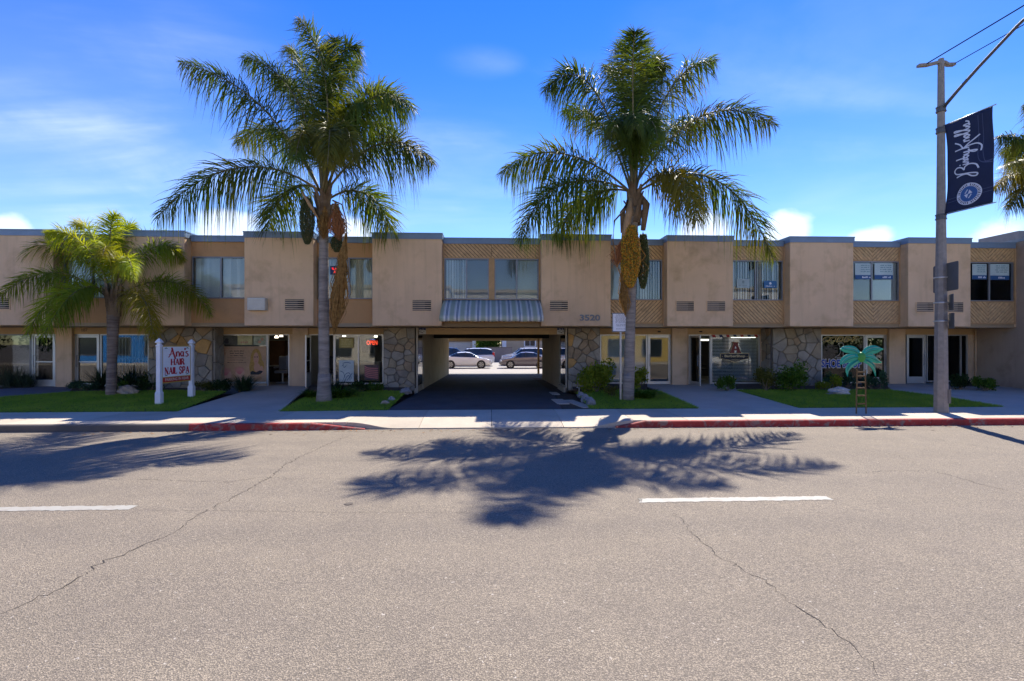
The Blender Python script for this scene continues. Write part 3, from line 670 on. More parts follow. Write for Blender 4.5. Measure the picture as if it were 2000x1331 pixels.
def upwin(x0, x1, par=bld, cover='blinds', z0=ZW0, z1=ZW1, split=.5, cover2=None):
    y = YR; f = .04; mb = MB(); xm = x0+(x1-x0)*split
    mb.box(x0, x1, y-.03, y+.06, z1-f, z1); mb.box(x0, x1, y-.045, y+.06, z0, z0+f); mb.box(x0, x0+f, y-.03, y+.06, z0+f, z1-f); mb.box(x1-f, x1, y-.03, y+.06, z0+f, z1-f); mb.box(xm-.028, xm+.028, y-.035, y+.05, z0+f, z1-f)
    wn = mb.build('window', aludk, par)
    MB().box(x0+f, xm-.028, y+.0, y+.006, z0+f, z1-f).build('pane', glassu, wn); MB().box(xm+.028, x1-f, y+.022, y+.028, z0+f, z1-f).build('pane', glassu, wn)
    for k, (a, b) in enumerate(((x0+f, xm), (xm, x1-f))):
        c = cover if k == 0 else (cover2 or cover)
        if c == 'blinds': vblinds(a, b, z0+f, z1-f, y+.10, blind, wn)
        elif c == 'curtain': curt(a, b, z0+f, z1-f, y+.11, curtain, wn)
        elif c == 'grey': MB().box(a, b, y+.08, y+.09, z0+f, z1-f).build('roller_shade', M('grey_shade', (.26, .26, .27), .8, .05, 2), wn)
        elif c == 'cream': MB().box(a, b, y+.08, y+.09, z0+f, z1-f).build('roller_shade', M('cream_shade', (.50, .48, .37), .8, .06, 2), wn)
        elif c == 'whit': MB().box(a, b, y+.08, y+.09, z0+f, z1-f).build('roller_shade', M('white_shade', (.60, .63, .63), .8, .05, 2), wn)
    return wn
def recess(x0, x1, style, wins, lower=True, slopes=((-1, 1), (-1, 1))):
    yb = YR+.03
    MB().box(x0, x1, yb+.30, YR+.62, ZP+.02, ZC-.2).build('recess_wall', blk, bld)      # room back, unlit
    MB().box(x0, x1, yb, yb+.3, ZW1+.0, ZC-.2).build('spandrel', ochre if style == 'plain' else woodback, bld)
    MB().box(x0, x1, yb, yb+.3, ZP, ZW0).build('spandrel', ochre if style == 'plain' else woodback, bld)
    cap(x0+.03, x1-.03, YR-.05, YR+.6, bld, ZC)
    if style == 'wood':
        mid = (x0+x1)/2; t = .055
        for (za, zb, sl, on) in ((ZW1+.04, ZC-.22, slopes[0], True), (ZP+.05, ZW0-.03, slopes[1], lower)):
            if not on: continue
            if sl[0] == sl[1] and abs(x1-x0) < 3: boards(x0+t, x1-t, za, zb, yb, sl[0], bld)
            else: boards(x0+t, mid-.006, za, zb, yb, sl[0], bld); boards(mid+.006, x1-t, za, zb, yb, sl[1], bld)
        mb = MB(); mb.box(x0, x0+t, yb-.045, yb, ZP, ZC-.2); mb.box(x1-t, x1, yb-.045, yb, ZP, ZC-.2); mb.build('trim', woodtrim, bld)
        mb = MB(); mb.box(x0+t, x1-t, yb-.05, yb, ZP, ZP+.05); mb.box(x0+t, x1-t, yb-.05, yb, ZW0-.03, ZW0+.0); mb.box(x0+t, x1-t, yb-.05, yb, ZW1, ZW1+.04); mb.build('trim', woodtrim, bld)
    for (a, b, c, c2, sp) in wins: upwin(a, b, cover=c, cover2=c2, split=sp)
e = .06
RX = [(BX[i][1], BX[i+1][0]) for i in range(8)]
recess(*RX[0], 'plain', [(RX[0][0]+e, RX[0][1]-e, 'blinds', None, .5)])
recess(*RX[1], 'plain', [(RX[1][0]+e, RX[1][1]-e, 'blinds', None, .5)])
recess(*RX[2], 'plain', [(RX[2][0]+e, RX[2][1]-e, 'blinds', None, .52)])
recess(*RX[3], 'plain', [(RX[3][0]+e, RX[3][1]-e, 'blinds', 'curtain', .56)])
m_ = (RX[4][0]+RX[4][1])/2
recess(*RX[4], 'wood', [(RX[4][0]+e, m_-.11, 'blinds', 'grey', .5), (m_+.11, RX[4][1]-e, 'grey', 'cream', .5)], slopes=((-1, -1), (-1, -1)))
MB().box(m_-.105, m_+.105, YR-.05, YR+.03, ZW0, ZW1).build('mullion_post', woodtrim, bld)
recess(*RX[5], 'wood', [(RX[5][0]+e, RX[5][1]-e, 'whit', 'blinds', .48)], slopes=((-1, -1), (-1, 1)))
recess(*RX[6], 'wood', [(RX[6][0]+e, RX[6][1]-e, 'blinds', None, .48)], slopes=((-1, -1), (-1, -1)))
recess(*RX[7], 'wood', [(RX[7][0]+e, RX[7][1]-e, 'grey', 'whit', .46)], slopes=((-1, 1), (-1, 1)))
rl = (BX[8][1], gx(1983, YR)); recess(*rl, 'wood', [(rl[0]+e, rl[1]-e-.05, 'grey', 'grey', .52)], slopes=((-1, 1), (-1, 1)))
MB().box(gx(1983, YR), XW, YR+.03, YR+.62, ZS, ZC-.2).build('wall', stucco, bld)
# ---- striped canvas awning under the middle windows
ax0, ax1 = gx(868, YR), gx(1053, YR); ab0, ab1 = gx(858, 17.85), gx(1062, 17.85)
zt, zb_ = ZW0-.03, gz(960, 620, 17.85); n = 10; A = []
mb = MB(); loops = []
for i in range(n+1):
    t = i/n; yy = YR-.06+(17.85-YR+.06)*(t**.85); zz = zt+(zb_-zt)*(.65*t+.35*t*t); xa = ax0+(ab0-ax0)*t; xb = ax1+(ab1-ax1)*t; A.append((yy, zz, xa, xb))
m = 24
P = [[(xa+(xb-xa)*k/m, yy-(.012*math.sin(k*2.6) if j > 0 else 0), zz) for k in range(m+1)] for j, (yy, zz, xa, xb) in enumerate(A)]
yy, zz, xa, xb = A[-1]; P.append([(xa+(xb-xa)*k/m, 17.85-.01*math.sin(k*2.6), gz(960, 628, 17.85)-.008*math.sin(k*1.7)) for k in range(m+1)])
mb.add([p for r_ in P for p in r_], [(j*(m+1)+k, j*(m+1)+k+1, (j+1)*(m+1)+k+1, (j+1)*(m+1)+k) for j in range(len(P)-1) for k in range(m)])
aw = mb.build('awning', canvas, bld, smooth=True); sm_ = aw.modifiers.new('thick', 'SOLIDIFY'); sm_.thickness = .008
for s_ in (0, 1):
    mb = MB(); pts = [(a[2+s_], a[0], a[1]) for a in A]; base = (A[0][2+s_], YR-.06, A[-1][1]); k = len(pts)
    mb.add(pts+[base], [(i, i+1, k) for i in range(k-1)]); mb.build('awning_side', canvas, aw)
mb = MB(); mb.box(ab0+.05, ab1-.05, 17.88, YR-.02, A[-1][1]-.05, A[-1][1]-.02); mb.build('awning_frame', M('rusty_frame', (.14, .09, .05), .8, .3, 6), aw)
# ---- ground floor: header band, rear walls, soffit over shop fronts, passage
hx = [(XLB, TL-.08), (TR+.08, XW)]
for a, b in hx: MB().box(a, b, YF-.05, YF+.16, ZD, ZS-.02).build('header', header, bld)
lint = MB().box(TL-.02, TR+.02, YS+.45, YS+.6, ZD-.005, ZS-.02).build('lintel', header, bld)
for p_ in (932, 987): MB().box(gx(p_, YS+.45)-.05, gx(p_, YS+.45)+.02, YS+.435, YS+.45, ZD+.0, ZS-.03).build('lintel_batten', header, bld)
MB().box(TL-.02, TR+.02, YS+.6, 38.2, ZS-.05, ZS-.022).build('passage_ceiling', tunst, bld)
MB().box(TL+.02, TR+.3, 26.2, 26.6, gz(960, 661, 26.2), ZS-.05).build('beam', M('dark_beam', (.035, .032, .028), .85), bld)
MB().box(TL-.5, TR+4, 37.6, 38.0, gz(960, 666, 37.6), ZS-.05).build('beam', tunst, bld)
MB().box(TL-.22, TL, 22.1, 36.0, -.2, ZS-.03).build('passage_wall', tunst, bld)
MB().box(TR, TR+.22, 22.1, 29.6, -.2, ZS-.03).build('passage_wall', tunst, bld)
MB().box(TR+.22, XW, 29.4, 29.6, -.2, ZS-.02).build('rear_wall', tunst, bld); MB().box(XLB, TL-.22, 35.8, 36.0, -.2, ZS-.02).build('rear_wall', tunst, bld)
mb = MB(); mb.box(TR+.36, TR+.5, 36.3, 36.44, -.06, ZS-.03); mb.build('post', M('post_paint', (.36, .26, .13), .8), bld)
# glazed returns at the passage mouth
for X, sgn, s_ in ((TL, -1, 'l'), (TR, 1, 'r')):
    z0 = .42; mb = MB()
    for y in (YS-.02, 22.0): mb.box(X-.03, X+.03, y, y+.09, z0-.2, ZS-.03)
    mb.box(X-.03, X+.03, YS+.07, 22.0, z0-.0, z0+.06); mb.box(X-.03, X+.03, YS+.07, 22.0, ZD-.04, ZS-.03)
    mb.box(X-.1, X+.02*sgn, YS-.02, 22.1, 0, z0-.001)
    wn = mb.build('window', M('painted_mullion', (.40, .34, .25), .7), bld); MB().box(X-.004, X+.004, YS+.07, 22.0, z0+.06, ZD-.04).build('pane', glass, wn)
# shop floors, party walls
for a, b, yb in ((XLB, TL-.22, 35.8), (TR+.22, XW, 29.4)):
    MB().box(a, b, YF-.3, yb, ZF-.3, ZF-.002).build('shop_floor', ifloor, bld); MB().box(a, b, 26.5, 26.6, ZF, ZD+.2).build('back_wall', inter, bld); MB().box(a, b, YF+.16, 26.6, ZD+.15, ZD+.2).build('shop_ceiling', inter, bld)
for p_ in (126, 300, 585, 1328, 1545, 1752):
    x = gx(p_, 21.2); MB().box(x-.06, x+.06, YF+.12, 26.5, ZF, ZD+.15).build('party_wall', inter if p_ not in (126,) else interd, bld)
# ---- flagstone walls: every stone its own piece
def flagwall(p0, p1, seed, ret=None, nst=26, zlo=None):
    rnd = random.Random(seed); x0, x1 = gx(p0, YS), gx(p1, YS); z0, z1 = .30, ZS-.025
    wl = MB().box(x0, x1, YS, YF+.1, z0, z1).build('stone_wall', mortar, bld)
    def fill(u0, u1, place, n):
        pts = []; wts = []
        W, H = u1-u0, z1-z0; tries = 0; mind = math.sqrt(W*H/n)*.62
        while len(pts) < n and tries < 6000:
            tries += 1; q = (rnd.uniform(u0, u1), rnd.uniform(z0, z1))
            if all(math.hypot((q[0]-p[0])*.92, (q[1]-p[1])*1.1) > mind for p in pts): pts.append(q); wts.append(rnd.uniform(-.4, .5)*mind*mind)
        for i, p in enumerate(pts):
            poly = [(u0, z0), (u1, z0), (u1, z1), (u0, z1)]
            for j, q in enumerate(pts):
                if i == j: continue
                nx, ny = q[0]-p[0], q[1]-p[1]; poly = clip(poly, nx, ny, (nx*(p[0]+q[0])+ny*(p[1]+q[1]))/2+(wts[i]-wts[j])/2)
                if len(poly) < 3: break
            if len(poly) < 3: continue
            poly = [v for k, v in enumerate(poly) if math.dist(v, poly[k-1]) > .03]
            if len(poly) < 3: continue
            cx_ = sum(v[0] for v in poly)/len(poly); cy_ = sum(v[1] for v in poly)/len(poly); mr = sum(math.dist(v, (cx_, cy_)) for v in poly)/len(poly)
            fine = []
            for k in range(len(poly)):
                a, b = poly[k], poly[(k+1) % len(poly)]; fine.append((a[0]*.95+cx_*.05, a[1]*.95+cy_*.05)); mx_ = ((a[0]+b[0])/2, (a[1]+b[1])/2); j_ = rnd.uniform(-.012, .008)/max(mr, .05); fine.append((mx_[0]+(mx_[0]-cx_)*j_, mx_[1]+(mx_[1]-cy_)*j_))
            s1 = max(.5, 1-.009/mr); s2 = max(.4, 1-.034/mr); d = rnd.uniform(.03, .075)
            o1 = [(cx_+(v[0]-cx_)*s1, cy_+(v[1]-cy_)*s1) for v in fine]; o2 = [(cx_+(v[0]-cx_)*s2, cy_+(v[1]-cy_)*s2) for v in fine]
            tx, tz = rnd.uniform(-.03, .03), rnd.uniform(-.03, .03)
            mb = MB(); mb.loft([[place(u, v, 0) for u, v in o1], [place(u, v, d*.7) for u, v in o1], [place(u, v, d+tx*(u-cx_)+tz*(v-cy_)) for u, v in o2]], caps=True)
            wt = [5, 4, 2.5, .45, 2, 2.2]
            if cy_ > 1.9: wt = [3.5, 4, 4, .7, 1, 2]
            if cy_ < 1.1: wt = [6, 2, 1, .15, 4, 2]
            mb.build('stone', rnd.choices(stones, wt)[0], wl)
    fill(x0+.01, x1-.01, lambda u, v, d: (u, YS-d, v), nst)
    if ret == 'l': fill(YS+.02, YF-.02, lambda u, v, d: (x0-d, u, v), 9)
    if ret == 'r': fill(YS+.02, YF-.02, lambda u, v, d: (x1+d, u, v), 9)
    return x0, x1
flagwall(290, 416, 3, 'r', 46); flagwall(749, 811, 11, None, 34); flagwall(1109, 1172, 23, None, 34); flagwall(1507, 1604, 31, 'l', 40)
# ---- shop fronts
def sx(p): return gx(p, YF)
def shopwin(p0, p1, mulls=(), gl=None, z0=ZF+.06, frame=None, head=ZD, name='shop_window', bars=()):
    gl = gl or glass; x0, x1 = sx(p0), sx(p1); f = .045; fm = frame or alu; mb = MB(); y = YF
    mb.box(x0, x1, y, y+.08, head-f, head); mb.box(x0, x1, y-.01, y+.09, z0-.06, z0); mb.box(x0, x0+f, y, y+.08, z0, head-f); mb.box(x1-f, x1, y, y+.08, z0, head-f)
    for m in mulls: xm = sx(m); mb.box(xm-.025, xm+.025, y-.004, y+.08, z0, head-f)
    wn = mb.build(name, fm, bld)
    ed = [x0+f]+[sx(m) for m in mulls]+[x1-f]
    for a, b in zip(ed, ed[1:]): MB().box(a+(.025 if a != ed[0] else 0), b-(.025 if b != ed[-1] else 0), y+.035, y+.043, z0, head-f).build('pane', gl, wn)
    return wn
def door(p0, p1, gl=None, kick=.18, handle='l', ang=0., hinge='l', rail=None, frame=None, jamb=True):
    gl = gl or glass; x0, x1 = sx(p0), sx(p1); fm = frame or alu; y = YF; z0, z1 = ZF+.01, ZD-.045
    jb = None
    if jamb:
        mb = MB(); mb.box(x0, x0+.04, y-.005, y+.09, ZF, ZD); mb.box(x1-.04, x1, y-.005, y+.09, ZF, ZD); mb.box(x0+.04, x1-.04, y-.005, y+.09, ZD-.04, ZD); jb = mb.build('door_frame', fm, bld)
    a0, a1 = x0+.045, x1-.045; st = .07; L = a1-a0
    mb = MB(); mb.box(0, st, 0, .045, z0, z1); mb.box(L-st, L, 0, .045, z0, z1); mb.box(st, L-st, 0, .045, z1-.09, z1); mb.box(st, L-st, 0, .045, z0, z0+kick)
    if rail: mb.box(st, L-st, .005, .04, rail-.02, rail+.02)
    d = mb.build('door', fm, bld)
    g_ = MB().box(st, L-st, .018, .026, z0+kick, z1-.09).build('door_glass', gl, d)
    hxp = .045 if handle == 'l' else L-.045
    hb = MB(); hb.tube([(hxp, -.01, 1.25), (hxp, -.06, 1.28), (hxp, -.06, 1.68), (hxp, -.01, 1.71)], .013, 8); hb.build('door_handle', aludk, d, smooth=True)
    piv = Vector((a0 if hinge == 'l' else a1, y+.02, 0)); 
    T = Matrix.Translation(piv) @ Matrix.Rotation(ang, 4, 'Z') @ Matrix.Translation(Vector((0 if hinge == 'l' else -L, 0, 0)))
    d.matrix_basis = T
    return d
def pilaster(p0, p1, yf=YF-.16):
    x0, x1 = gx(p0, yf), gx(p1, yf); MB().box(x0, x1, yf, YF+.12, .3, ZS-.022).build('pilaster', pilst, bld, bevel=.012)
shopwin(-250, 60, (-95,), glassd, ZF+.06, aludk); door(62, 108, glassd, .26, 'l', rail=1.45)
pilaster(110, 140); door(146, 194, glass, .12, 'l', rail=1.45); shopwin(196, 291, (), glass)
shopwin(417, 521, (428,), glass, ZF+.16); MB().box(sx(417), sx(521), YF, YF+.1, .3, ZF+.1).build('shop_sill', pilst, bld)
door(522, 565, glass, .16, 'r', ang=R(-80), hinge='r')
pilaster(571, 601); door(603, 653, glass, .55, 'l', ang=R(-82), hinge='l', rail=1.5)
shopwin(653, 749, (700,), glass, ZF+.10)
for a, b in ((653, 749), (1172, 1264), (1388, 1487), (196, 291), (1604, 1690), (1810, 1890), (-250, 60)): MB().box(sx(a), sx(b), YF+.002, YF+.1, .3, ZF-.002).build('shop_sill', pilst, bld)
shopwin(1172, 1264, (1226,), glass, ZF+.10); door(1265, 1311, glass, .12, 'l')
pilaster(1313, 1343); door(1345, 1388, glass, .14, 'r', ang=R(-84), hinge='l'); shopwin(1389, 1484, (), glass, ZF+.08)
MB().box(sx(1484), sx(1490), YF-.05, YF+.1, .3, ZD).build('wall', pilst, bld)
shopwin(1604, 1689, (), glassd, ZF+.08); door(1690, 1733, glassmat('shoe_door_glass', .10, (.5, .55, .55)), .26, 'r')
MB().box(sx(1733), gx(1738, YF), YF, YF+.1, .3, ZD).build('wall', pilst, bld)
pilaster(1737, 1769); door(1771, 1808, glassd, .28, 'r'); shopwin(1810, 1890, (1842, 1877), glassd, ZF+.12)
MB().box(sx(1890), XW, YF-.02, YF+.12, .3, ZD).build('wall', pilst, bld)
MB().box(sx(565), gx(572, YF-.1), YF, YF+.12, .3, ZD).build('wall', pilst, bld); MB().box(sx(140), sx(146), YF, YF+.12, .3, ZD).build('wall', pilst, bld); MB().box(sx(108), sx(111), YF, YF+.12, .3, ZD).build('wall', pilst, bld)
MB().box(sx(1341), sx(1345), YF, YF+.12, .3, ZD).build('wall', pilst, bld)
# expanding security lattice behind the window left of the stone wall
mb = MB(); a0, a1 = sx(228), sx(287); yy = YF+.12; n = 9
for i in range(n+1): x = a0+(a1-a0)*i/n; mb.box(x-.008, x+.008, yy, yy+.012, ZF+.15, ZD-.08)
for k in range(n):
    xa, xb = a0+(a1-a0)*k/n, a0+(a1-a0)*(k+1)/n; xm = (xa+xb)/2
    for zc in (ZF+.3, 1.25, 1.45, 2.28):
        mb.tube([(xa, yy+.014, zc), (xm, yy+.014, zc+.16), (xb, yy+.014, zc)], .008, 4)
mb.build('security_lattice', M('lattice_paint', (.5, .52, .52), .5), bld)
# horizontal blinds
def hbl(p0, p1, z0, z1, y=YF+.16, pitch=.055):
    mb = MB(); x0, x1 = sx(p0), sx(p1); z = z0
    while z < z1: mb.add([(x0, y, z), (x1, y, z), (x1, y+.034, z+.026), (x0, y+.034, z+.026)], [(0, 1, 2, 3)]); z += pitch
    return mb.build('venetian_blind', hblind, bld, kind='stuff')
hbl(1175, 1224, ZF+.14, ZD-.05, pitch=.045); hbl(1228, 1262, ZF+.14, ZD-.05, pitch=.045); hbl(1391, 1482, ZF+.12, ZD-.05, pitch=.06)
MB().box(sx(1175), sx(1262), YF+.30, YF+.32, ZF, ZD).build('blind_backing', M('pale_backing', (.42, .42, .36), .8), bld)
# address numbers
text('3520', M('number_metal', (.20, .21, .215), .5, .1, 5, metal=.4), bld, (bx0(1132), YB-.03, gz(1152, 627, YB)), bx0(1172)-bx0(1132), gz(1152, 615, YB)-gz(1152, 627, YB), 'address_numbers', .0, bold=.03)
text('107', black, bld, (sx(162), YF-.058, gz(168, 648, YF)), sx(173)-sx(162), .115, 'suite_number', 0)
text('111', black, bld, (sx(76), YF-.058, gz(80, 648, YF)), sx(86)-sx(76), .11, 'suite_number', 0)
# small fixtures: twin floodlight, wall speakers over doors, gas pipe
mb = MB(); c = at(1551, 629, YB+.2)
for s_ in (-1, 1): mb.loft([[(c[0]+s_*.1+.05*math.cos(a)*k, c[1]-.1*q, c[2]+.05*math.sin(a)*k-.03*q) for a in np.linspace(0, 5.5, 8)] for q, k in ((0, .5), (.5, .9), (1.2, 1.25))])
mb.box(c[0]-.1, c[0]+.1, c[1], c[1]+.12, c[2]-.02, c[2]+.03); mb.build('floodlight', black, bld)
for p_ in (1287, 1368): c = at(p_, 648, YF-.05); mb = MB(); mb.box(c[0]-.06, c[0]+.06, c[1]-.06, c[1], c[2]-.03, c[2]+.025); mb.build('door_lamp', black, bld, bevel=.01)
mb = MB(); xg = gx(1506, YS-.1)
mb.tube([(xg, YS-.1, .5), (xg, YS-.1, ZS-.05)], .022, 8); mb.tube([(xg, YS-.1, 1.55), (xg-.2, YS-.1, 1.55), (xg-.2, YS-.1, 2.15), (xg, YS-.1, 2.15)], .02, 8); mb.build('gas_pipe', M('pipe_iron', (.06, .05, .045), .7), bld, smooth=True)
mb = MB(); xg = XW-.06; mb.tube([(xg, YF-.1, .45), (xg, YF-.1, ZS-.03)], .035, 8); mb.build('drain_pipe', pilst, bld, smooth=True)

# ---- neighbouring building, right edge
nb = thing('neighbour_building', 'plain brown stucco flank wall of the next building at the right edge', 'building', (XW+4, 20, 0))
MB().box(XW, XW+9, 17.2, 33, .0, ZT-.06).build('wall', stucco2, nb, bevel=.02)
MB().box(XW-.02, XW+9.02, 17.17, 33.1, ZT-.06, ZT+.06).build('coping', M('grey_coping', (.20, .215, .235), .6), nb)
MB().box(gx(1990, 23), gx(1990, 23)+1.8, 23, 25, ZT, gz(1990, 451, 23)).build('roof_box', M('roof_box_paint', (.22, .21, .21), .8), nb)

# ------------------------------------------------------------------ palms
def unit(v): return v/(np.linalg.norm(v, axis=-1, keepdims=True)+1e-9)
def frond(P0, P1, P2, nleaf=105, ll=.95, droop=.55, wd=.017, r0=.038, plume=.55, start=.16, rnd=None, dens=1.0, curl=.0):
    """feather leaf: tapering stalk on a Bezier, leaflets in several ranks that droop under their weight"""
    g = rnd; P0, P1, P2 = (np.array(p, float) for p in (P0, P1, P2))
    s = np.linspace(0, 1, 15)[:, None]; C = (1-s)**2*P0+2*s*(1-s)*P1+s*s*P2
    C[:, 2] += .05*np.sin(s[:, 0]*7+g.uniform(0, 6))*s[:, 0]
    n = 5; V = []; F4 = []; F3 = []; T = unit(np.gradient(C, axis=0)); up = np.array((0, 0, 1.))
    S = unit(np.cross(T, up)); Nn = np.cross(S, T)
    for i in range(len(C)):
        r = r0*(1-.86*s[i, 0])+.004
        for k in range(n): a = 2*math.pi*k/n; V.append(C[i]+r*(S[i]*math.cos(a)+Nn[i]*math.sin(a)*1.0))
    for i in range(len(C)-1):
        for k in range(n): F4.append((i*n+k, i*n+(k+1) % n, (i+1)*n+(k+1) % n, (i+1)*n+k))
    nst = len(F4); base = len(V)
    m = int(nleaf*2*dens); u = start+(1-start)*np.linspace(0, 1, m)**.92+g.normal(0, .004, m); u = np.clip(u, start, 1)[:, None]
    B = (1-u)**2*P0+2*u*(1-u)*P1+u*u*P2; t = unit(2*(1-u)*(P1-P0)+2*u*(P2-P1)); sv = unit(np.cross(t, up)); nv = np.cross(sv, t)
    side = np.where(np.arange(m) % 2 == 0, 1., -1.)[:, None]; b = (g.normal(.12, plume, m))[:, None]
    fwd = (.35+.75*u**2)+g.normal(0, .12, (m, 1))
    d = unit(sv*side*np.cos(b)+nv*np.sin(b)+t*fwd)
    prof = np.clip(np.sin(np.pi*np.clip((u-start)/(1-start)*.80+.17, 0, 1)), .05, 1)**.7
    L = ll*prof*g.uniform(.75, 1.12, (m, 1)); W = wd*(.6+.6*prof)*g.uniform(.8, 1.2, (m, 1))
    gdr = droop*g.uniform(.5, 1.5, (m, 1))*(.75+.5*(b < .25))
    wv = unit(np.cross(d, nv*np.cos(b)-sv*side*np.sin(b)+g.normal(0, .35, (m, 3))))
    pts = []
    for q in (0., .30, .65, 1.):
        p = B+d*L*q*(1-.30*gdr*q)+np.array((0, 0, -1.))*(gdr*L*q**1.75); pts.append(p)
    wf = (.55, 1., .75)
    LV = np.zeros((m, 7, 3))
    for k in range(3): LV[:, 2*k] = pts[k]-wv*W*wf[k]; LV[:, 2*k+1] = pts[k]+wv*W*wf[k]
    LV[:, 6] = pts[3]
    idx = base+np.arange(m)[:, None]*7
    q1 = idx+np.array((0, 1, 3, 2)); q2 = idx+np.array((2, 3, 5, 4)); t3_ = idx+np.array((4, 5, 6))
    V = np.concatenate([np.array(V), LV.reshape(-1, 3)]); Q = np.concatenate([np.array(F4), q1, q2])
    mi = np.concatenate([np.ones(nst, int), np.zeros(len(q1)+len(q2)+len(t3_), int)])
    return V, [Q, t3_], mi
def trunk_mesh(pts, radii, ring=.11, amp=.03, n=16):
    """pts: path; ring scars as real ripples"""
    mb = MB(); P = [np.array(p, float) for p in pts]; loops = []; tot = sum(np.linalg.norm(b-a) for a, b in zip(P, P[1:])); m = int(tot/.03)
    cum = [0]
    for a, b in zip(P, P[1:]): cum.append(cum[-1]+np.linalg.norm(b-a))
    ph = 0
    for i in range(m+1):
        d = tot*i/m; x = np.interp(d, cum, [p[0] for p in P]); y = np.interp(d, cum, [p[1] for p in P]); z = np.interp(d, cum, [p[2] for p in P]); r = np.interp(d, cum, radii)
        ph += .03/(ring*(1+.3*math.sin(i*.11)+.15*math.sin(i*.37))); fr = ph % 1; r *= 1+amp*(.5-fr)*1.2+.006*math.sin(i*1.9)
        loops.append([(x+r*math.cos(2*math.pi*k/n+.1*math.sin(i*.05))*(1+.012*math.sin(3*k+i*.2)), y+r*math.sin(2*math.pi*k/n), z+.012*math.sin(k*1.3+i*.07)) for k in range(n)])
    mb.loft(loops); return mb
def boots(c, z0, z1, r, n, rnd, spread=.12):
    mb = MB()
    for i in range(n):
        a = i*2.4+rnd.uniform(-.3, .3); z = z0+(z1-z0)*i/n*.8; h = rnd.uniform(.45, .8); w_ = rnd.uniform(.10, .17); loops = []
        for q in (0, .35, .7, 1):
            rr = r*.85+spread*(q**1.6)*rnd.uniform(.7, 1.3); zz = z+h*q; ww = w_*(1-.75*q)+.012; th = .05*(1-.6*q)+.01
            ca, sa = math.cos(a), math.sin(a); cc = (c[0]+ca*rr, c[1]+sa*rr, zz)
            loops.append([(cc[0]-sa*ww-ca*th*.3, cc[1]+ca*ww-sa*th*.3, zz), (cc[0]+ca*th, cc[1]+sa*th, zz), (cc[0]+sa*ww-ca*th*.3, cc[1]-ca*ww-sa*th*.3, zz), (cc[0]-ca*th, cc[1]-sa*th, zz)])
        mb.loft(loops)
    return mb
OCT = np.array([(1, 0, 0), (-1, 0, 0), (0, 1, 0), (0, -1, 0), (0, 0, 1), (0, 0, -1)], float)
OF = np.array([(0, 2, 4), (2, 1, 4), (1, 3, 4), (3, 0, 4), (2, 0, 5), (1, 2, 5), (3, 1, 5), (0, 3, 5)])
def fruit(top, length, rx, n, g, mats, parent, lean=(0, 0), label=None, prof=None, size=.017):
    """hanging bunch of small drupes on strands"""
    q = g.random(n); a = g.uniform(0, 6.283, n); rad = np.sqrt(g.uniform(.45, 1, n))
    pr = np.sin(np.pi*np.clip(q*.86+.10, 0, 1))**.6
    P = np.stack([top[0]+np.cos(a)*rad*rx*pr+lean[0]*q, top[1]+np.sin(a)*rad*rx*pr+lean[1]*q, top[2]-length*q], 1)
    sz = g.uniform(.7, 1.25, n)*size
    V = (P[:, None]+OCT[None]*sz[:, None, None]*np.array((1, 1, 1.35))).reshape(-1, 3); F = (np.arange(n)[:, None, None]*6+OF[None]).reshape(-1, 3)
    mi = np.repeat(g.integers(0, len(mats), n), 8)
    o = npmesh('fruit_cluster', V, [F], mats, parent, 'stuff', mi, True)
    if label: o['label'] = label
    mb = MB()
    for i in range(34):
        a_ = g.uniform(0, 6.28); r_ = rx*g.uniform(.3, .8); mb.tube([(top[0], top[1], top[2]+.1), (top[0]+math.cos(a_)*r_+lean[0]*.4, top[1]+math.sin(a_)*r_+lean[1]*.4, top[2]-length*.4), (top[0]+math.cos(a_)*r_*.7+lean[0]*.9, top[1]+math.sin(a_)*r_*.7+lean[1]*.9, top[2]-length*.92)], .006, 3)
    mb.build('fruit_stalk', spathe, parent)
    strawhang((top[0], top[1], top[2]+.1), (top[0]+lean[0], top[1]+lean[1], top[2]-length*1.03), 70, rx*.7, mats[0], parent, g, 'fruit_strands', .005)
def strawhang(a, b, n, rx, mat, parent, g, name='dry_frond', wd=.006):
    """withered hanging leaf: bundle of drooping dry strips"""
    a, b = np.array(a), np.array(b); V = []; F = []
    for i in range(n):
        s0 = g.uniform(0, .6); p = a+(b-a)*s0; l = g.uniform(.3, .75); q = a+(b-a)*min(1, s0+l); 
        o1 = g.normal(0, rx, 3)*np.array((1, 1, .2))*math.sin(math.pi*min(.9, s0+.12)); o2 = g.normal(0, rx*.9, 3)*np.array((1, 1, .3))*(1.1-min(1, s0+l))
        m_ = (p+q)/2+o1*1.2; k = len(V); w_ = np.array((wd*g.uniform(.6, 1.6), wd*g.uniform(-1, 1), 0))
        V += [p+o1*.3-w_, p+o1*.3+w_, m_-w_, m_+w_, q+o2]; F.append((k, k+1, k+3, k+2)); F.append((k+2, k+3, k+4, k+4))
    Fq = np.array([f for f in F if f[2] != f[3]]); Ft = np.array([f[:3] for f in F if f[2] == f[3]])
    return npmesh(name, np.array(V), [Fq, Ft], mat, parent)
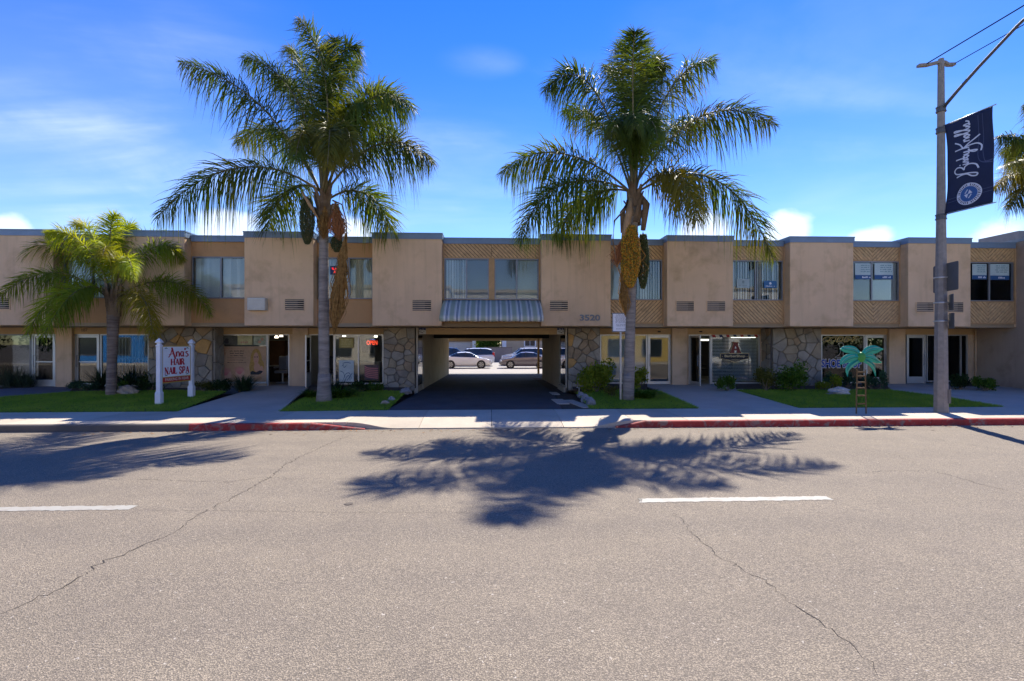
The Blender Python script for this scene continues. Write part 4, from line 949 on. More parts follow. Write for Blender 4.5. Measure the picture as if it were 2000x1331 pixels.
def palm(name, label, base, lean_top, trunk_r, fr, crown, Y, mats, seed, ll, boots_r, ring=.11, droop=.6, tm=None, nleaf=105, wd=.017, zboot=None, plume=.55):
    g = np.random.default_rng(seed); rnd = random.Random(seed)
    root = thing(name, label, 'palm tree', base)
    cz = np.array(crown)
    path = [np.array(base)+np.array((0, 0, -.1)), np.array(base)+(cz-np.array(base))*.35+np.array(lean_top)*.5, np.array(base)+(cz-np.array(base))*.7+np.array(lean_top), cz]
    o = trunk_mesh([base_p for base_p in path], trunk_r, ring).build('trunk', tm, root, smooth=True)
    boots(crown, zboot if zboot else crown[2]-.9, crown[2]+.2, boots_r, 22, rnd).build('leaf_bases', bootm, root)
    for k, f in enumerate(fr):
        c1, t1_, dy = f[0], f[1], f[2]; st = f[3] if len(f) > 3 else 1.; mt = f[4] if len(f) > 4 else 0; l_ = f[5] if len(f) > 5 else 1.; stt = f[6] if len(f) > 6 else .16
        P0 = cz+np.array((rnd.uniform(-.08, .08), rnd.uniform(-.08, .08), rnd.uniform(-.15, .3)))
        P1 = at(c1[0], c1[1], Y+dy*.45); P2 = at(t1_[0], t1_[1], Y+dy)
        V, F, mi = frond(P0, P1, P2, nleaf, ll*l_, droop*st, wd, .038 if ll > .8 else .026, plume, stt, g)
        npmesh('frond', V, F, [mats[mt], rach], root, None, mi)
    return root, g
# left street palm
Y1 = gr(633, 784)[1]; b1 = gr(633, 784); c1 = at(632, 392, Y1)
F1 = [((515, 150), (352, 122), -.6), ((590, 120), (474, 112), .5), ((668, 110), (582, 38), -.4, .7), ((655, 130), (705, 118), 1.8), ((712, 100), (808, 215), -.5), ((745, 215), (846, 318), -.8), ((462, 250), (306, 428), -.9, 1.1),
      ((548, 325), (520, 456), 2.2, .8), ((725, 325), (768, 462), 2.0, .8), ((650, 150), (640, 325), -3.0, 1, 2, .72), ((600, 170), (578, 308), -2.6, 1, 0, .72), ((555, 190), (462, 280), 2.4), ((700, 170), (775, 270), 2.4),
      ((600, 130), (540, 160), 2.6), ((672, 160), (690, 310), -2.4, 1, 2, .72), ((625, 110), (635, 90), 2.4), ((660, 190), (720, 200), -1.2, .9, 0, .8), ((640, 60), (700, 95), .8, .7), ((610, 90), (560, 95), 1.5), ((690, 130), (765, 185), 1.0), ((655, 90), (655, 75), .6, .6, 0, .8)]
p1, g1 = palm('queen_palm', 'tall grey-trunked queen palm with a hanging dry straw frond', b1, (0, 0, 0), [.182, .165, .155, .15], F1, c1, Y1, [frd, frl, frd2], 5, 1.32, .19, .105, .74, t1, 240, .0145, None, .74)
MB().lathe([(.265, -.05), (.25, .1), (.225, .3), (.205, .6), (.19, .9)], b1, 16, wob=.02).build('trunk_flare', t1, p1, smooth=True)
gc = [flat('green_drupe', (.045, .062, .014), .5), flat('olive_drupe', (.085, .085, .02), .5)]; oc = [flat('orange_drupe', (.62, .24, .015), .45), flat('amber_drupe', (.58, .34, .025), .45), flat('olive_gold_drupe', (.16, .15, .02), .5)]; bc = [flat('rust_drupe', (.26, .10, .025), .6), flat('brown_stem', (.20, .12, .04), .7), flat('straw_stem', (.33, .22, .09), .7)]
t_ = at(600, 388, Y1-.35); fruit(t_, 1.45, .235, 4200, g1, gc, p1, size=.014, label='dark green hanging fruit bunch')
t_ = at(655, 398, Y1-.3); fruit(t_, 1.15, .17, 900, g1, bc, p1, lean=(.12, 0), label='rust brown hanging fruit bunch', size=.014); strawhang(t_, (t_[0]+.14, t_[1], t_[2]-1.2), 520, .13, M('rust_straw', (.28, .10, .03), .8), p1, g1, 'fruit_strands', .006)
t_ = at(658, 462, Y1-.1); fruit(t_, .5, .2, 900, g1, gc, p1, label='small green hanging fruit bunch')
strawhang(at(634, 402, Y1-.2), at(632, 468, Y1-.22), 260, .10, dead, p1, g1, 'dry_sheath')
strawhang(at(676, 455, Y1-.5), at(652, 655, Y1-.5), 620, .10, dead, p1, g1, 'dry_frond', .009)
mb = MB(); mb.tube([at(590, 375, Y1-.55), at(606, 402, Y1-.5), at(624, 432, Y1-.3)], [.03, .06, .025], 8); mb.build('cut_stalk', spathe, p1, smooth=True)
mb = MB(); mb.tube([at(650, 392, Y1-.2), at(668, 400, Y1-.45), at(676, 430, Y1-.5), at(678, 470, Y1-.5)], [.03, .025, .02, .015], 6); mb.build('hanging_stalk', bootm, p1, smooth=True)
# right street palm
Y2 = gr(1227, 782)[1]; b2 = gr(1227, 782); c2 = at(1238, 388, Y2)
F2 = [((1231, 100), (1240, 62), -1.0, .55), ((1246, 70), (1300, 135), .8), ((1155, 55), (1064, 178), -.3), ((1296, 110), (1398, 118), .4), ((1372, 145), (1513, 245), -.5), ((1095, 240), (978, 338), -.4, 1.1), ((1075, 295), (1014, 470), -1.0), ((1150, 345), (1083, 460), 1.8),
      ((1420, 265), (1510, 505), -.8, 1.1), ((1335, 275), (1362, 428), -2.2, 1, 2), ((1225, 120), (1180, 130), 2.4), ((1250, 120), (1285, 110), 2.6), ((1290, 200), (1380, 250), 2.2), ((1175, 180), (1100, 220), 2.4), ((1215, 170), (1195, 260), -2.8, 1, 0, .75),
      ((1260, 170), (1285, 270), -2.8, 1, 0, .75), ((1235, 160), (1240, 250), -3.2, 1, 0, .7), ((1210, 130), (1215, 80), 1.2, .7), ((1255, 150), (1262, 85), 1.2, .7)]
p2, g2 = palm('queen_palm', 'tall queen palm with a bright orange fruit bunch, right of the drive', b2, (0, 0, 0), [.185, .168, .16, .165], F2, c2, Y2, [frd, frl, frd2], 9, 1.32, .21, .11, .74, t1, 240, .0145, None, .74)
MB().lathe([(.205, -.05), (.198, .1), (.192, .3), (.187, .6), (.18, .9)], b2, 16, wob=.02).build('trunk_flare', t1, p2, smooth=True)
fruit(at(1231, 442, Y2-.42), 1.98, .33, 5200, g2, oc, p2, label='bright orange hanging fruit bunch', size=.019)
fruit(at(1256, 458, Y2-.05), 1.8, .21, 3600, g2, gc+[flat('fresh_green_drupe', (.10, .13, .02), .5)], p2, label='green hanging fruit bunch', size=.016)
mb = MB(); mb.tube([at(1232, 388, Y2-.45), at(1228, 420, Y2-.5), at(1221, 455, Y2-.42), at(1214, 480, Y2-.35)], [.05, .12, .11, .03], 10); mb.build('spathe', spathe, p2, smooth=True)
mb = MB(); mb.tube([at(1232, 400, Y2-.1), at(1216, 414, Y2-.3), at(1200, 432, Y2-.35), at(1197, 470, Y2-.4), at(1204, 510, Y2-.4), at(1212, 540, Y2-.35)], [.035, .03, .028, .024, .02, .012], 6); mb.build('hanging_stalk', bootm, p2, smooth=True)
strawhang(at(1213, 470, Y2-.35), at(1204, 522, Y2-.35), 200, .10, [M('rust_straw', (.28, .10, .03), .8)][0], p2, g2, 'dry_sheath')
strawhang(at(1214, 520, Y2-.3), at(1222, 620, Y2-.3), 240, .08, dead, p2, g2)
mb = MB(); mb.tube([at(1226, 392, Y2-.1), at(1216, 415, Y2-.12), at(1215, 455, Y2-.1)], [.05, .09, .05], 8); mb.build('old_leaf_base', bootm, p2, smooth=True)
mb = MB(); mb.tube([at(1244, 372, Y2+.0), at(1262, 400, Y2-.1), at(1256, 450, Y2-.1)], [.06, .13, .08], 8); mb.build('old_leaf_base', bootm, p2, smooth=True)
# small lime palm, left
Y3 = gr(217, 772)[1]; b3 = gr(217, 772); c3 = at(222, 588, Y3)
F3 = [((105, 478), (-8, 585), -.6), ((118, 520), (52, 652), -1.4, 1, 1), ((150, 520), (82, 660), -2.2, 1, 1), ((100, 420), (42, 512), .6), ((185, 415), (142, 440), .8, .7), ((205, 430), (228, 420), -.3, .6), ((238, 420), (262, 445), .8, .7), ((300, 425), (358, 508), .2),
      ((345, 500), (412, 616), -.2, .9), ((285, 530), (300, 660), -1.9, 1, 2, 1.1), ((245, 450), (262, 545), -2.2, .8, 1, .8), ((280, 470), (330, 540), 1.6), ((215, 440), (200, 500), -1.8, .7, 1, .8), ((160, 430), (90, 455), -.8), ((270, 420), (335, 470), 1.5)]
p3, g3 = palm('queen_palm', 'young queen palm with yellow-green fronds, left of the nail spa sign', b3, (0, 0, 0), [.172, .158, .165, .20], F3, c3, Y3, [frl, frl, leafmat('palm_frond_yellow', (.27, .235, .025), (1.4, 1.2, .4), .45, .45, .35, 1.5, .25, tip=(.36, .27, .03))], 21, .80, .20, .10, .62, t3, 230, .0105, c3[2]-.55, .85)
b4 = gr(2075, 772); Y4 = b4[1]+.4; c4 = at(2075, 330, Y4)
F4 = [((2000, 255), (1948, 268), 0), ((2010, 300), (1942, 372), -.3, 1, 2), ((2020, 330), (1972, 405), -.8, 1, 2), ((2040, 230), (2000, 205), .5), ((2040, 290), (1960, 325), -1.5, 1, 2), ((2090, 180), (2110, 150), 0), ((2150, 230), (2220, 300), 0), ((2140, 300), (2190, 400), -.8), ((2070, 280), (2040, 400), -2), ((2030, 280), (1985, 330), 1.4, 1, 2), ((2110, 260), (2150, 340), 1.8), ((2020, 240), (1960, 300), 1.2)]
p4, g4 = palm('queen_palm', 'queen palm mostly beyond the right edge, gold fronds behind the banner', b4, (0, 0, 0), [.26, .2, .18, .17], F4, c4, Y4, [frd, frl, frd2], 33, 1.0, .2, .11, .85, t1, 190, .013)

# ------------------------------------------------------------------ shrubs and bed plants
lm = {'lime': leafmat('lime_leaf', (.17, .22, .025), None, .35, .5, .4, 4), 'green': leafmat('green_leaf', (.075, .145, .02), None, .35, .5, .4, 4), 'dark': leafmat('dark_leaf', (.028, .06, .018), None, .25, .5, .4, 4), 'olive': leafmat('olive_leaf', (.12, .125, .03), None, .3, .55, .4, 4),
      'jade': leafmat('jade_leaf', (.045, .10, .055), None, .2, .4, .3, 4), 'agap': leafmat('strap_leaf', (.085, .17, .02), None, .35, .42, .4, 3), 'reed': leafmat('reed_leaf', (.055, .085, .055), None, .25, .5, .4, 3), 'blade': leafmat('dark_blade_leaf', (.028, .055, .03), None, .25, .5, .4, 3)}
def shrub(name, label, c, r, n, size, mat, seed, stems=6, clump=7, cat='shrub', flat_=.8, parts=True):
    g = np.random.default_rng(seed); root = thing(name, label, cat, c)
    rx, ry, rz = r; cl = g.normal(0, 1, (clump, 3)); cl = unit(cl)*g.uniform(.35, .8, (clump, 1)); cl[:, 2] = np.abs(cl[:, 2])*1.0-.05
    k = g.integers(0, clump, n); P = cl[k]+unit(g.normal(0, 1, (n, 3)))*(g.random((n, 1))**.45)*.42
    P = P*np.array((rx, ry, rz))+np.array(c)+np.array((0, 0, rz*.42)); P[:, 2] = np.maximum(P[:, 2], c[2]+.02)
    d = unit(g.normal(0, 1, (n, 3))+np.array((0, 0, .5))); sd_ = unit(np.cross(d, g.normal(0, 1, (n, 3)))); l = size*g.uniform(.6, 1.3, (n, 1)); w_ = l*g.uniform(.28, .42, (n, 1))
    V = np.stack([P, P+d*l*.5+sd_*w_, P+d*l, P+d*l*.5-sd_*w_], 1).reshape(-1, 3)
    o = npmesh('foliage', V, [np.arange(4*n).reshape(-1, 4)], mat, root)
    mb = MB()
    for i in range(stems):
        q = cl[i % clump]*np.array((rx, ry, rz))+np.array(c)+np.array((0, 0, rz*.4)); m_ = (np.array(c)+q)/2+g.normal(0, .04, 3); mb.tube([(c[0]+g.normal(0, .04), c[1]+g.normal(0, .04), c[2]-.03), m_, q], [.016, .011, .005], 5)
    mb.build('stem', M('shrub_stem', (.20, .15, .10), .85), root); return root
def clumpgrass(name, label, c, h, n, spread, mat, seed, wd=.011, arch=.5, cat='plant'):
    g = np.random.default_rng(seed); a = g.uniform(0, 6.283, n); L = h*g.uniform(.6, 1.15, n); el = g.normal(1.15, .28, n); d = np.stack([np.cos(a)*np.cos(el), np.sin(a)*np.cos(el), np.sin(el)], 1)
    B = np.array(c)+np.stack([np.cos(a), np.sin(a), np.zeros(n)], 1)*(g.random((n, 1))*spread); sv = np.stack([-np.sin(a), np.cos(a), np.zeros(n)], 1)*wd*g.uniform(.6, 1.3, (n, 1))
    V = []
    for q, wf in ((0, .8), (.4, 1), (.75, .7), (1, 0)):
        p = B+d*(L*q)[:, None]; hor = np.stack([np.cos(a), np.sin(a), np.zeros(n)], 1); p = p+hor*(arch*L*q*q*.5)[:, None]; p[:, 2] -= arch*L*q**2.4*.55
        if wf: V += [p-sv*wf, p+sv*wf]
        else: V += [p]
    V = np.stack(V, 1).reshape(-1, 3); i = np.arange(n)[:, None]*7
    root = thing(name, label, cat, c); npmesh('blades', V, [np.concatenate([i+np.array((0, 1, 3, 2)), i+np.array((2, 3, 5, 4))]), i+np.array((4, 5, 6))], mat, root); 
    MB().lathe([(spread*.8, -.04), (spread*.7, .02), (spread*.2, .05)], c, 8, wob=.1).build('crown', soil, root); return root
def by(px, py): return gr(px, py)
clumpgrass('reed_clump', 'tall thin reeds in front of the dark far-left shop window', by(22, 757), .95, 420, .62, lm['reed'], 1, .006, .12)
clumpgrass('reed_clump', 'shorter reeds between the dark window and the white far-left door', by(52, 757), .75, 180, .28, lm['reed'], 2, .006, .15)
shrub('juniper_bush', 'low feathery blue-green bush left of the spiky yucca', by(160, 762), (.62, .4, .3), 1700, .05, lm['jade'], 3)
clumpgrass('yucca_plant', 'spiky dark yucca in front of suite door beside the young palm', by(196, 760), .95, 60, .1, lm['blade'], 4, .022, .25)
clumpgrass('yucca_plant', 'dark spiky plant behind the small palm under the lattice window', by(250, 757), .8, 60, .12, lm['blade'], 41, .02, .3)
shrub('low_bush', 'low dark bush right of the pale rock under the lattice window', by(292, 764), (.55, .35, .34), 1200, .055, lm['dark'], 5)
shrub('low_bush', 'small green bush just right of the small palm trunk', by(240, 762), (.25, .2, .34), 420, .06, lm['green'], 51)
clumpgrass('weeping_plant', 'tall drooping grassy plant against the stone wall left of the spa sign', by(298, 757), 1.35, 260, .2, lm['green'], 52, .008, .9)
shrub('flower_bush', 'low green bush with yellow-lime tips right of the spa sign', by(398, 766), (.5, .35, .3), 1000, .06, lm['olive'], 6)
shrub('low_bush', 'dark green bush at the foot of the flagstone corner beside the salon poster', by(432, 765), (.45, .3, .36), 1100, .06, lm['dark'], 61)
clumpgrass('fountain_grass', 'dark green fountain grass below the salon poster', by(476, 764), .85, 420, .25, lm['blade'], 7, .008, .55)
clumpgrass('agapanthus_plant', 'bright strap-leaved clump left of the tall palm trunk by the walkway', by(609, 777), .55, 150, .22, lm['agap'], 8, .014, 1.0)
clumpgrass('agapanthus_plant', 'big bright strap-leaved clump right of the straw-hung palm trunk', by(664, 777), .72, 340, .36, lm['agap'], 9, .014, 1.0)
shrub('low_bush', 'low dark bush in front of the neon sign window', by(706, 766), (.55, .35, .3), 1200, .06, lm['dark'], 10)
shrub('low_bush', 'small dark bush where the neon shop window meets the flagstone', by(735, 765), (.38, .3, .28), 800, .055, lm['green'], 101)
clumpgrass('fountain_grass', 'thin dark grass clump under the hand-care poster', by(660, 765), .6, 220, .25, lm['blade'], 102, .007, .5)
shrub('open_shrub', 'lime green open shrub with bare pale stems at the flagstone beside the drive', by(1166, 767), (.78, .5, .92), 2300, .10, lm['lime'], 11, 10, 12)
shrub('open_shrub', 'lime green shrub branch showing right of the orange-fruited palm trunk', by(1245, 766), (.36, .3, .85), 700, .10, lm['lime'], 12, 6, 6)
clumpgrass('agapanthus_plant', 'bright strap-leaved clump right of the orange-fruited palm trunk', by(1258, 778), .62, 330, .34, lm['agap'], 13, .014, 1.0)
shrub('low_bush', 'small reddish-green bush behind the notice signpost', by(1196, 775), (.3, .25, .3), 500, .05, lm['olive'], 14)
shrub('low_bush', 'rounded green bush at the walkway corner below the barber window', by(1420, 764), (.42, .35, .42), 1100, .075, lm['green'], 15)
shrub('low_bush', 'yellow-olive bush between barber window and flagstone wall', by(1497, 764), (.5, .4, .72), 1500, .07, lm['olive'], 16)
shrub('open_shrub', 'spreading green shrub with pale stems against the flagstone by the shoe shop', by(1546, 764), (.85, .45, .82), 2200, .085, lm['green'], 17, 10, 12)
shrub('low_bush', 'small lime bush at the left of the shoe shop bed', by(1606, 763), (.26, .22, .3), 600, .07, lm['lime'], 18)
shrub('low_bush', 'upright lime bush in the middle of the shoe shop bed', by(1632, 762), (.25, .22, .42), 650, .065, lm['lime'], 19)
shrub('succulent_bush', 'blue-green succulent left of the upright lime bush', by(1619, 757), (.3, .25, .5), 500, .08, lm['jade'], 191)
shrub('succulent_bush', 'blue-green succulent just left of the metal palm ladder', by(1657, 759), (.36, .25, .55), 600, .08, lm['jade'], 20)
shrub('succulent_bush', 'dark blue-green succulent right of the metal palm ladder', by(1702, 760), (.42, .3, .42), 750, .08, lm['jade'], 201)
shrub('succulent_bush', 'tall stemmed blue-green succulent beside the shoe shop door', by(1722, 760), (.22, .2, .58), 350, .08, lm['jade'], 202)
shrub('low_bush', 'dark hedge-like bush under the last shop window', by(1877, 761), (.5, .4, .45), 1400, .07, lm['dark'], 22)
shrub('low_bush', 'green bush at the foot of the brown flank wall', by(1925, 764), (.48, .4, .42), 1300, .075, lm['green'], 23)
def rock(name, label, px, py, r, mat, seed):
    g = np.random.default_rng(seed); c = by(px, py); n1_, n2_ = 7, 12; loops = []
    J = 1+g.normal(0, .16, (n1_, n2_))
    for i in range(n1_):
        t = math.pi*(.02+.6*i/(n1_-1)); z = r[2]*math.cos(t); rr = math.sin(t)
        loops.append([(c[0]+r[0]*rr*J[i, k]*math.cos(2*math.pi*k/n2_), c[1]+r[1]*rr*J[i, k]*math.sin(2*math.pi*k/n2_), c[2]+z*(J[i, k]*.5+.5)+r[2]*.15) for k in range(n2_)])
    mb = MB(); mb.loft(loops); o = mb.build(name, mat); 
    return tag(o, label, 'rock')
rock('garden_rock', 'pale pitted rock beside the young lime palm trunk', 248, 770, (.36, .25, .27), rockm, 1); rock('garden_rock', 'pale pitted rock on the lawn in front of the shoe shop bed', 1640, 770, (.36, .24, .22), M('white_rock', (.50, .45, .40), .9, .35, 5, bump=.8, bscale=14), 2)
rock('garden_rock', 'flat grey stepping rock left of the pale lawn rock', 1622, 771, (.18, .12, .06), rockg, 22)
rock('garden_rock', 'small pale rock at the lawn tip left of the drive', 752, 790, (.15, .1, .1), rockm, 3); rock('garden_rock', 'small dark rock on the drive edge above the pale rock', 764, 783, (.11, .1, .12), rockg, 4)
rock('garden_rock', 'grey rock at the stone wall foot, left edge of the drive', 792, 768, (.22, .2, .17), rockg, 5); rock('garden_rock', 'grey boulder right of the drive, nearest the pavement', 1154, 791, (.15, .22, .2), rockg, 6)
rock('garden_rock', 'grey boulder right of the drive, second from the pavement', 1143, 783, (.14, .18, .2), rockg, 7); rock('garden_rock', 'small grey boulder by the white standpipe', 1134, 775, (.12, .14, .14), rockg, 8)
mb = MB(); c = by(1131, 768); mb.tube([(c[0], c[1], c[2]-.02), (c[0], c[1], c[2]+.21), (c[0]-.09, c[1], c[2]+.21)], .013, 6); tag(mb.build('standpipe', white, smooth=True), 'short white bent irrigation standpipe beside the drive', 'pipe')

# ------------------------------------------------------------------ nail spa sign on two turned posts
L1, L2 = gr(311, 790), gr(374, 776)
sg = thing('sign_board', "white nail spa sign board with red lettering hung between two white posts", 'sign', L1)
def signpost(c, top):
    h = top-c[2]; mb = MB(); w_ = .062
    mb.box(c[0]-.085, c[0]+.085, c[1]-.085, c[1]+.085, c[2]-.05, c[2]+.36)
    mb.loft([[(c[0]+sx_*s_, c[1]+sy_*s_, c[2]+z) for sx_, sy_ in ((-1, -1), (1, -1), (1, 1), (-1, 1))] for s_, z in ((.085, .36), (.066, .40), (w_, .42), (w_, h-.26), (.075, h-.25), (.075, h-.22), (.05, h-.2), (.045, h-.16), (.085, h-.14), (.085, h-.12), (.05, h-.05), (.008, h))])
    return mb
zt1, zt2 = at(311, 661, L1[1])[2], at(374, 663, L2[1])[2]
for c, t_ in ((L1, zt1), (L2, zt2)): signpost(c, t_).build('post', white, sg, bevel=.005)
ux = np.array((L2[0]-L1[0], L2[1]-L1[1], 0)); Ls = np.linalg.norm(ux); ux /= Ls; nn = np.cross(ux, (0, 0, 1)); 
x0s, x1s = .085, Ls-.075; zb0 = at(315, 750, L1[1])[2]; zb1 = at(315, 676, L1[1])[2]
o0 = np.array((L1[0], L1[1], 0.))
def fs(x, y, d=0.): p = o0+ux*x+nn*(.03+d)+np.array((0, 0, y)); return tuple(p)
mb = MB(); mb.loft([[fs(x0s, zb0, -.03), fs(x1s, zb0, -.03), fs(x1s, zb1, -.03), fs(x0s, zb1, -.03)], [fs(x0s, zb0, -.004), fs(x1s, zb0, -.004), fs(x1s, zb1, -.004), fs(x0s, zb1, -.004)]]); mb.build('sign_panel', M('gold_trim', (.55, .36, .06), .5), sg)
Ws, Hs = x1s-x0s, zb1-zb0; zr = zb0+Hs*.155
mb = MB(); rect(mb, x0s+.03, x1s-.03, zr+.012, zb1-.03, fs, .0); mb.build('sign_face', flat('sign_white', (.86, .87, .89), .45), sg)
mb = MB(); rect(mb, x0s+.03, x1s-.03, zb0+.03, zr-.012, fs, .0); mb.build('sign_band', flat('sign_red', (.52, .035, .02), .45), sg)
F_ = {'H': [((0, 0), (0, 1), .2), ((.62, 0), (.62, 1), .2), ((0, .5), (.62, .5), .08)], 'A': [((0, 0), (.34, 1), .09), ((.34, 1), (.68, 0), .2), ((.14, .34), (.54, .34), .07)], 'I': [((0, 0), (0, 1), .2)], 'R': [((0, 0), (0, 1), .2), ((.28, .48), (.64, 0), .2)], 'N': [((0, 0), (0, 1), .08), ((.62, 0), (.62, 1), .08), ((0, 1), (.62, 0), .2)], 'L': [((0, 0), (0, 1), .2), ((0, .04), (.5, .04), .08), ((.5, 0), (.5, .24), .06)], 'P': [((0, 0), (0, 1), .2)], 'S': []}
ARC = {'R': [((0, .96), (.34, .96), (.52, .74), (.34, .5), (0, .5))], 'P': [((0, .96), (.36, .96), (.54, .72), (.36, .46), (0, .46))], 'S': [((.5, .74), (.46, .95), (.2, 1.0), (.02, .8), (.14, .6), (.4, .44), (.52, .24), (.34, .0), (.1, .02), (.0, .26))]}
SER = {'H': [0, .62], 'A': [0, .68], 'I': [0], 'R': [0, .64], 'N': [0, .62], 'L': [0], 'P': [0], 'S': []}
WID = {'H': .62, 'A': .68, 'I': 0, 'R': .62, 'N': .62, 'L': .5, 'P': .52, 'S': .52, ' ': .1}
def serif(mb, s, x0, x1, y0, y1, frame, lift):
    tot = sum(WID[c] for c in s)+.30*len(s); k = (x1-x0)/tot; h = y1-y0; x = x0+.12*k
    for c in s:
        if c == ' ': x += .32*k; continue
        fr = lambda a, b, d, X=x: frame(X+a*k, y0+b*h, d)
        for a, b, w_ in F_[c]: ribbon(mb, [a, b], w_*1.45+.02, fr, lift=lift, sub=1)
        for A in ARC.get(c, ()): ribbon(mb, A, .22, fr, lift=lift+.0006, sub=5)
        for q in SER[c]:
            for y in (.03, .97):
                if c in 'A' and y > .5: continue
                if c == 'R' and q > .3 and y > .5: continue
                rect(mb, q-.16, q+.16, y-.05, y+.05, lambda a, b, d: fr(a, b, d), lift+.0003)
        x += (WID[c]+.30)*k
red2 = flat('sign_lettering_red', (.50, .025, .03), .5)
mb = MB(); serif(mb, 'HAIR', x0s+Ws*.29, x0s+Ws*.78, zb0+Hs*.475, zb0+Hs*.64, fs, .0015); mb.build('lettering', red2, sg)
mb = MB(); serif(mb, 'NAIL SPA', x0s+Ws*.08, x0s+Ws*.96, zb0+Hs*.235, zb0+Hs*.415, fs, .0015); mb.build('lettering', red2, sg)
mb = MB(); k = Ws*.60; ox, oy = x0s+Ws*.22, zb0+Hs*.70
fa = lambda a, b, d: fs(ox+a*k, oy+b*Hs*.25, d)
for P_, w_ in ((((-.02, -.05), (.1, .3), (.2, 1.0)), .03), (((.17, 1.0), (.24, .5), (.38, -.25)), .055), (((-.0, .22), (.14, .3), (.3, .36)), .03), (((.44, .55), (.43, .0)), .05), (((.44, .4), (.52, .56), (.59, .4), (.6, .0)), .045), (((.84, .45), (.74, .56), (.68, .28), (.75, .02), (.84, .2)), .042), (((.845, .55), (.84, .1), (.9, .0)), .045), (((.95, .95), (.94, .72)), .05), (((1.12, .5), (1.04, .56), (1.0, .42), (1.1, .28), (1.13, .1), (1.04, .0), (.98, .08)), .042)): ribbon(mb, P_, w_*1.9, fa, lift=.0015)
mb.build('lettering', red2, sg)
text('PARKING IN REAR', flat('sign_cream', (.75, .70, .60), .5), sg, fs(x0s+Ws*.10, zb0+Hs*.055, .0015), Ws*.82, Hs*.075, 'lettering', 0, ux=tuple(ux), bold=.01)
mb = MB()
for cx_, cy_, s_ in ((.1, .93, 1), (.9, .93, -1), (.1, .2, 1), (.9, .2, -1)):
    for q in range(3): disc(mb, (x0s+Ws*cx_+s_*q*.035, zb0+Hs*cy_+.018*(q % 2)), .026, .014, fs, .0012, 8)
mb.build('corner_ornament', flat('sign_teal', (.05, .22, .17), .5), sg)

# ------------------------------------------------------------------ notice sign on a steel post, in front of the right palm
c = gr(1212, 782); ns = thing('notice_sign', 'small white notice sign on a grey post before the right palm', 'sign', c)
ztop = at(1212, 650, c[1])[2]
mb = MB(); mb.box(c[0]-.032, c[0]+.032, c[1]-.02, c[1]+.02, c[2]-.05, at(1212, 613, c[1])[2]); mb.build('post', steel, ns)
x0, x1 = gx(1195.5, c[1]-.03), gx(1233, c[1]-.03); z0, z1 = at(1212, 649, c[1]-.03)[2], at(1212, 611.5, c[1]-.03)[2]
MB().box(x0, x1, c[1]-.036, c[1]-.022, z0, z1).build('sign_panel', steel, ns, bevel=.004)
MB().box(x0+.012, x1-.012, c[1]-.038, c[1]-.036, z0+.012, z1-.012).build('sign_border', black, ns)
fn = lambda a, b, d: (x0+a*(x1-x0), c[1]-.040-d, z0+b*(z1-z0))
mb = MB(); rect(mb, .045, .955, .045, .955, fn, 0); mb.build('sign_face', flat('notice_white', (.72, .72, .74), .5), ns)
mb = MB()
for y in (.885, .825, .765, .705, .645, .585, .525, .465, .37, .31, .15): words(mb, .12, .88, y, .030, fn, .0015)
mb.build('lettering', flat('notice_grey_print', (.10, .10, .12), .6), ns)

# ------------------------------------------------------------------ street lamp post with banner
c = gr(1838, 806); XP, YP = c[0], c[1]
sp = thing('street_lamp', 'tall speckled concrete street lamp post with a cross arm at the right', 'street lamp', c)
ztp = at(1838, 114, YP)[2]; n = 8; mb = MB(); loops = []
for z, r_ in ((-.1, .188), (.02, .184), (3., .155), (6., .116), (ztp-c[2]-.1, .083), (ztp-c[2]-.02, .07), (ztp-c[2], .03)): loops.append([(XP+r_*math.cos(math.pi/8+2*math.pi*k/n), YP+r_*math.sin(math.pi/8+2*math.pi*k/n), c[2]+z) for k in range(n)])
mb.loft(loops); mb.build('pole', polec, sp)
MB().box(XP+.05, XP+.13, YP-.185, YP-.16, c[2]+.28, c[2]+.68).build('access_cover', M('cover_plate', (.12, .115, .11), .7), sp)
za = at(1838, 128, YP)[2]; xa0, xa1 = gx(1793, YP), gx(1864, YP)
mb = MB(); mb.loft([[(x, YP-.06, za+h-.035), (x, YP+.06, za+h-.035), (x, YP+.06, za+h+.035), (x, YP-.06, za+h+.035)] for x, h in ((xa0, -.03), (xa0+.3, 0), (XP-.1, .08), (XP+.1, .08), (XP+.2, .02), (xa1, .03))]); mb.build('cross_arm', polec, sp)
zl = at(1846, 212, YP)[2]; arm = [(XP, YP-.1, zl), (XP+.02, YP-.5, zl+.26), (XP+.04, YP-1.1, zl+.60), (XP+.06, YP-2.1, zl+1.10), (XP+.08, YP-3.2, zl+1.48), (XP+.1, YP-4.2, zl+1.65)]
mb = MB(); mb.tube(arm, [.045, .043, .04, .037, .034, .03], 8); mb.build('lamp_arm', M('arm_steel', (.10, .10, .11), .6, metal=.3), sp, smooth=True)
mb = MB(); mb.loft([[(XP-.12*k, YP-4.2-q, zl+1.65-h), (XP+.12*k, YP-4.2-q, zl+1.65-h), (XP+.12*k, YP-4.2-q, zl+1.72), (XP-.12*k, YP-4.2-q, zl+1.72)] for q, k, h in ((-.05, .5, 0), (.1, 1, .05), (.5, 1.1, .06), (.75, .4, .02))]); mb.build('lamp_head', steel, sp)
for py_ in (214, 255, 424): zz = at(1840, py_, YP)[2]; r_ = .115 if py_ < 300 else .125; MB().lathe([(r_, -.09), (r_+.012, -.085), (r_+.012, -.05), (r_, -.045), (r_, .03), (r_+.012, .035), (r_+.012, .07), (r_, .075)], (XP, YP, zz), 10).build('clamp_band', M('band_steel', (.11, .11, .115), .6, metal=.3), sp)
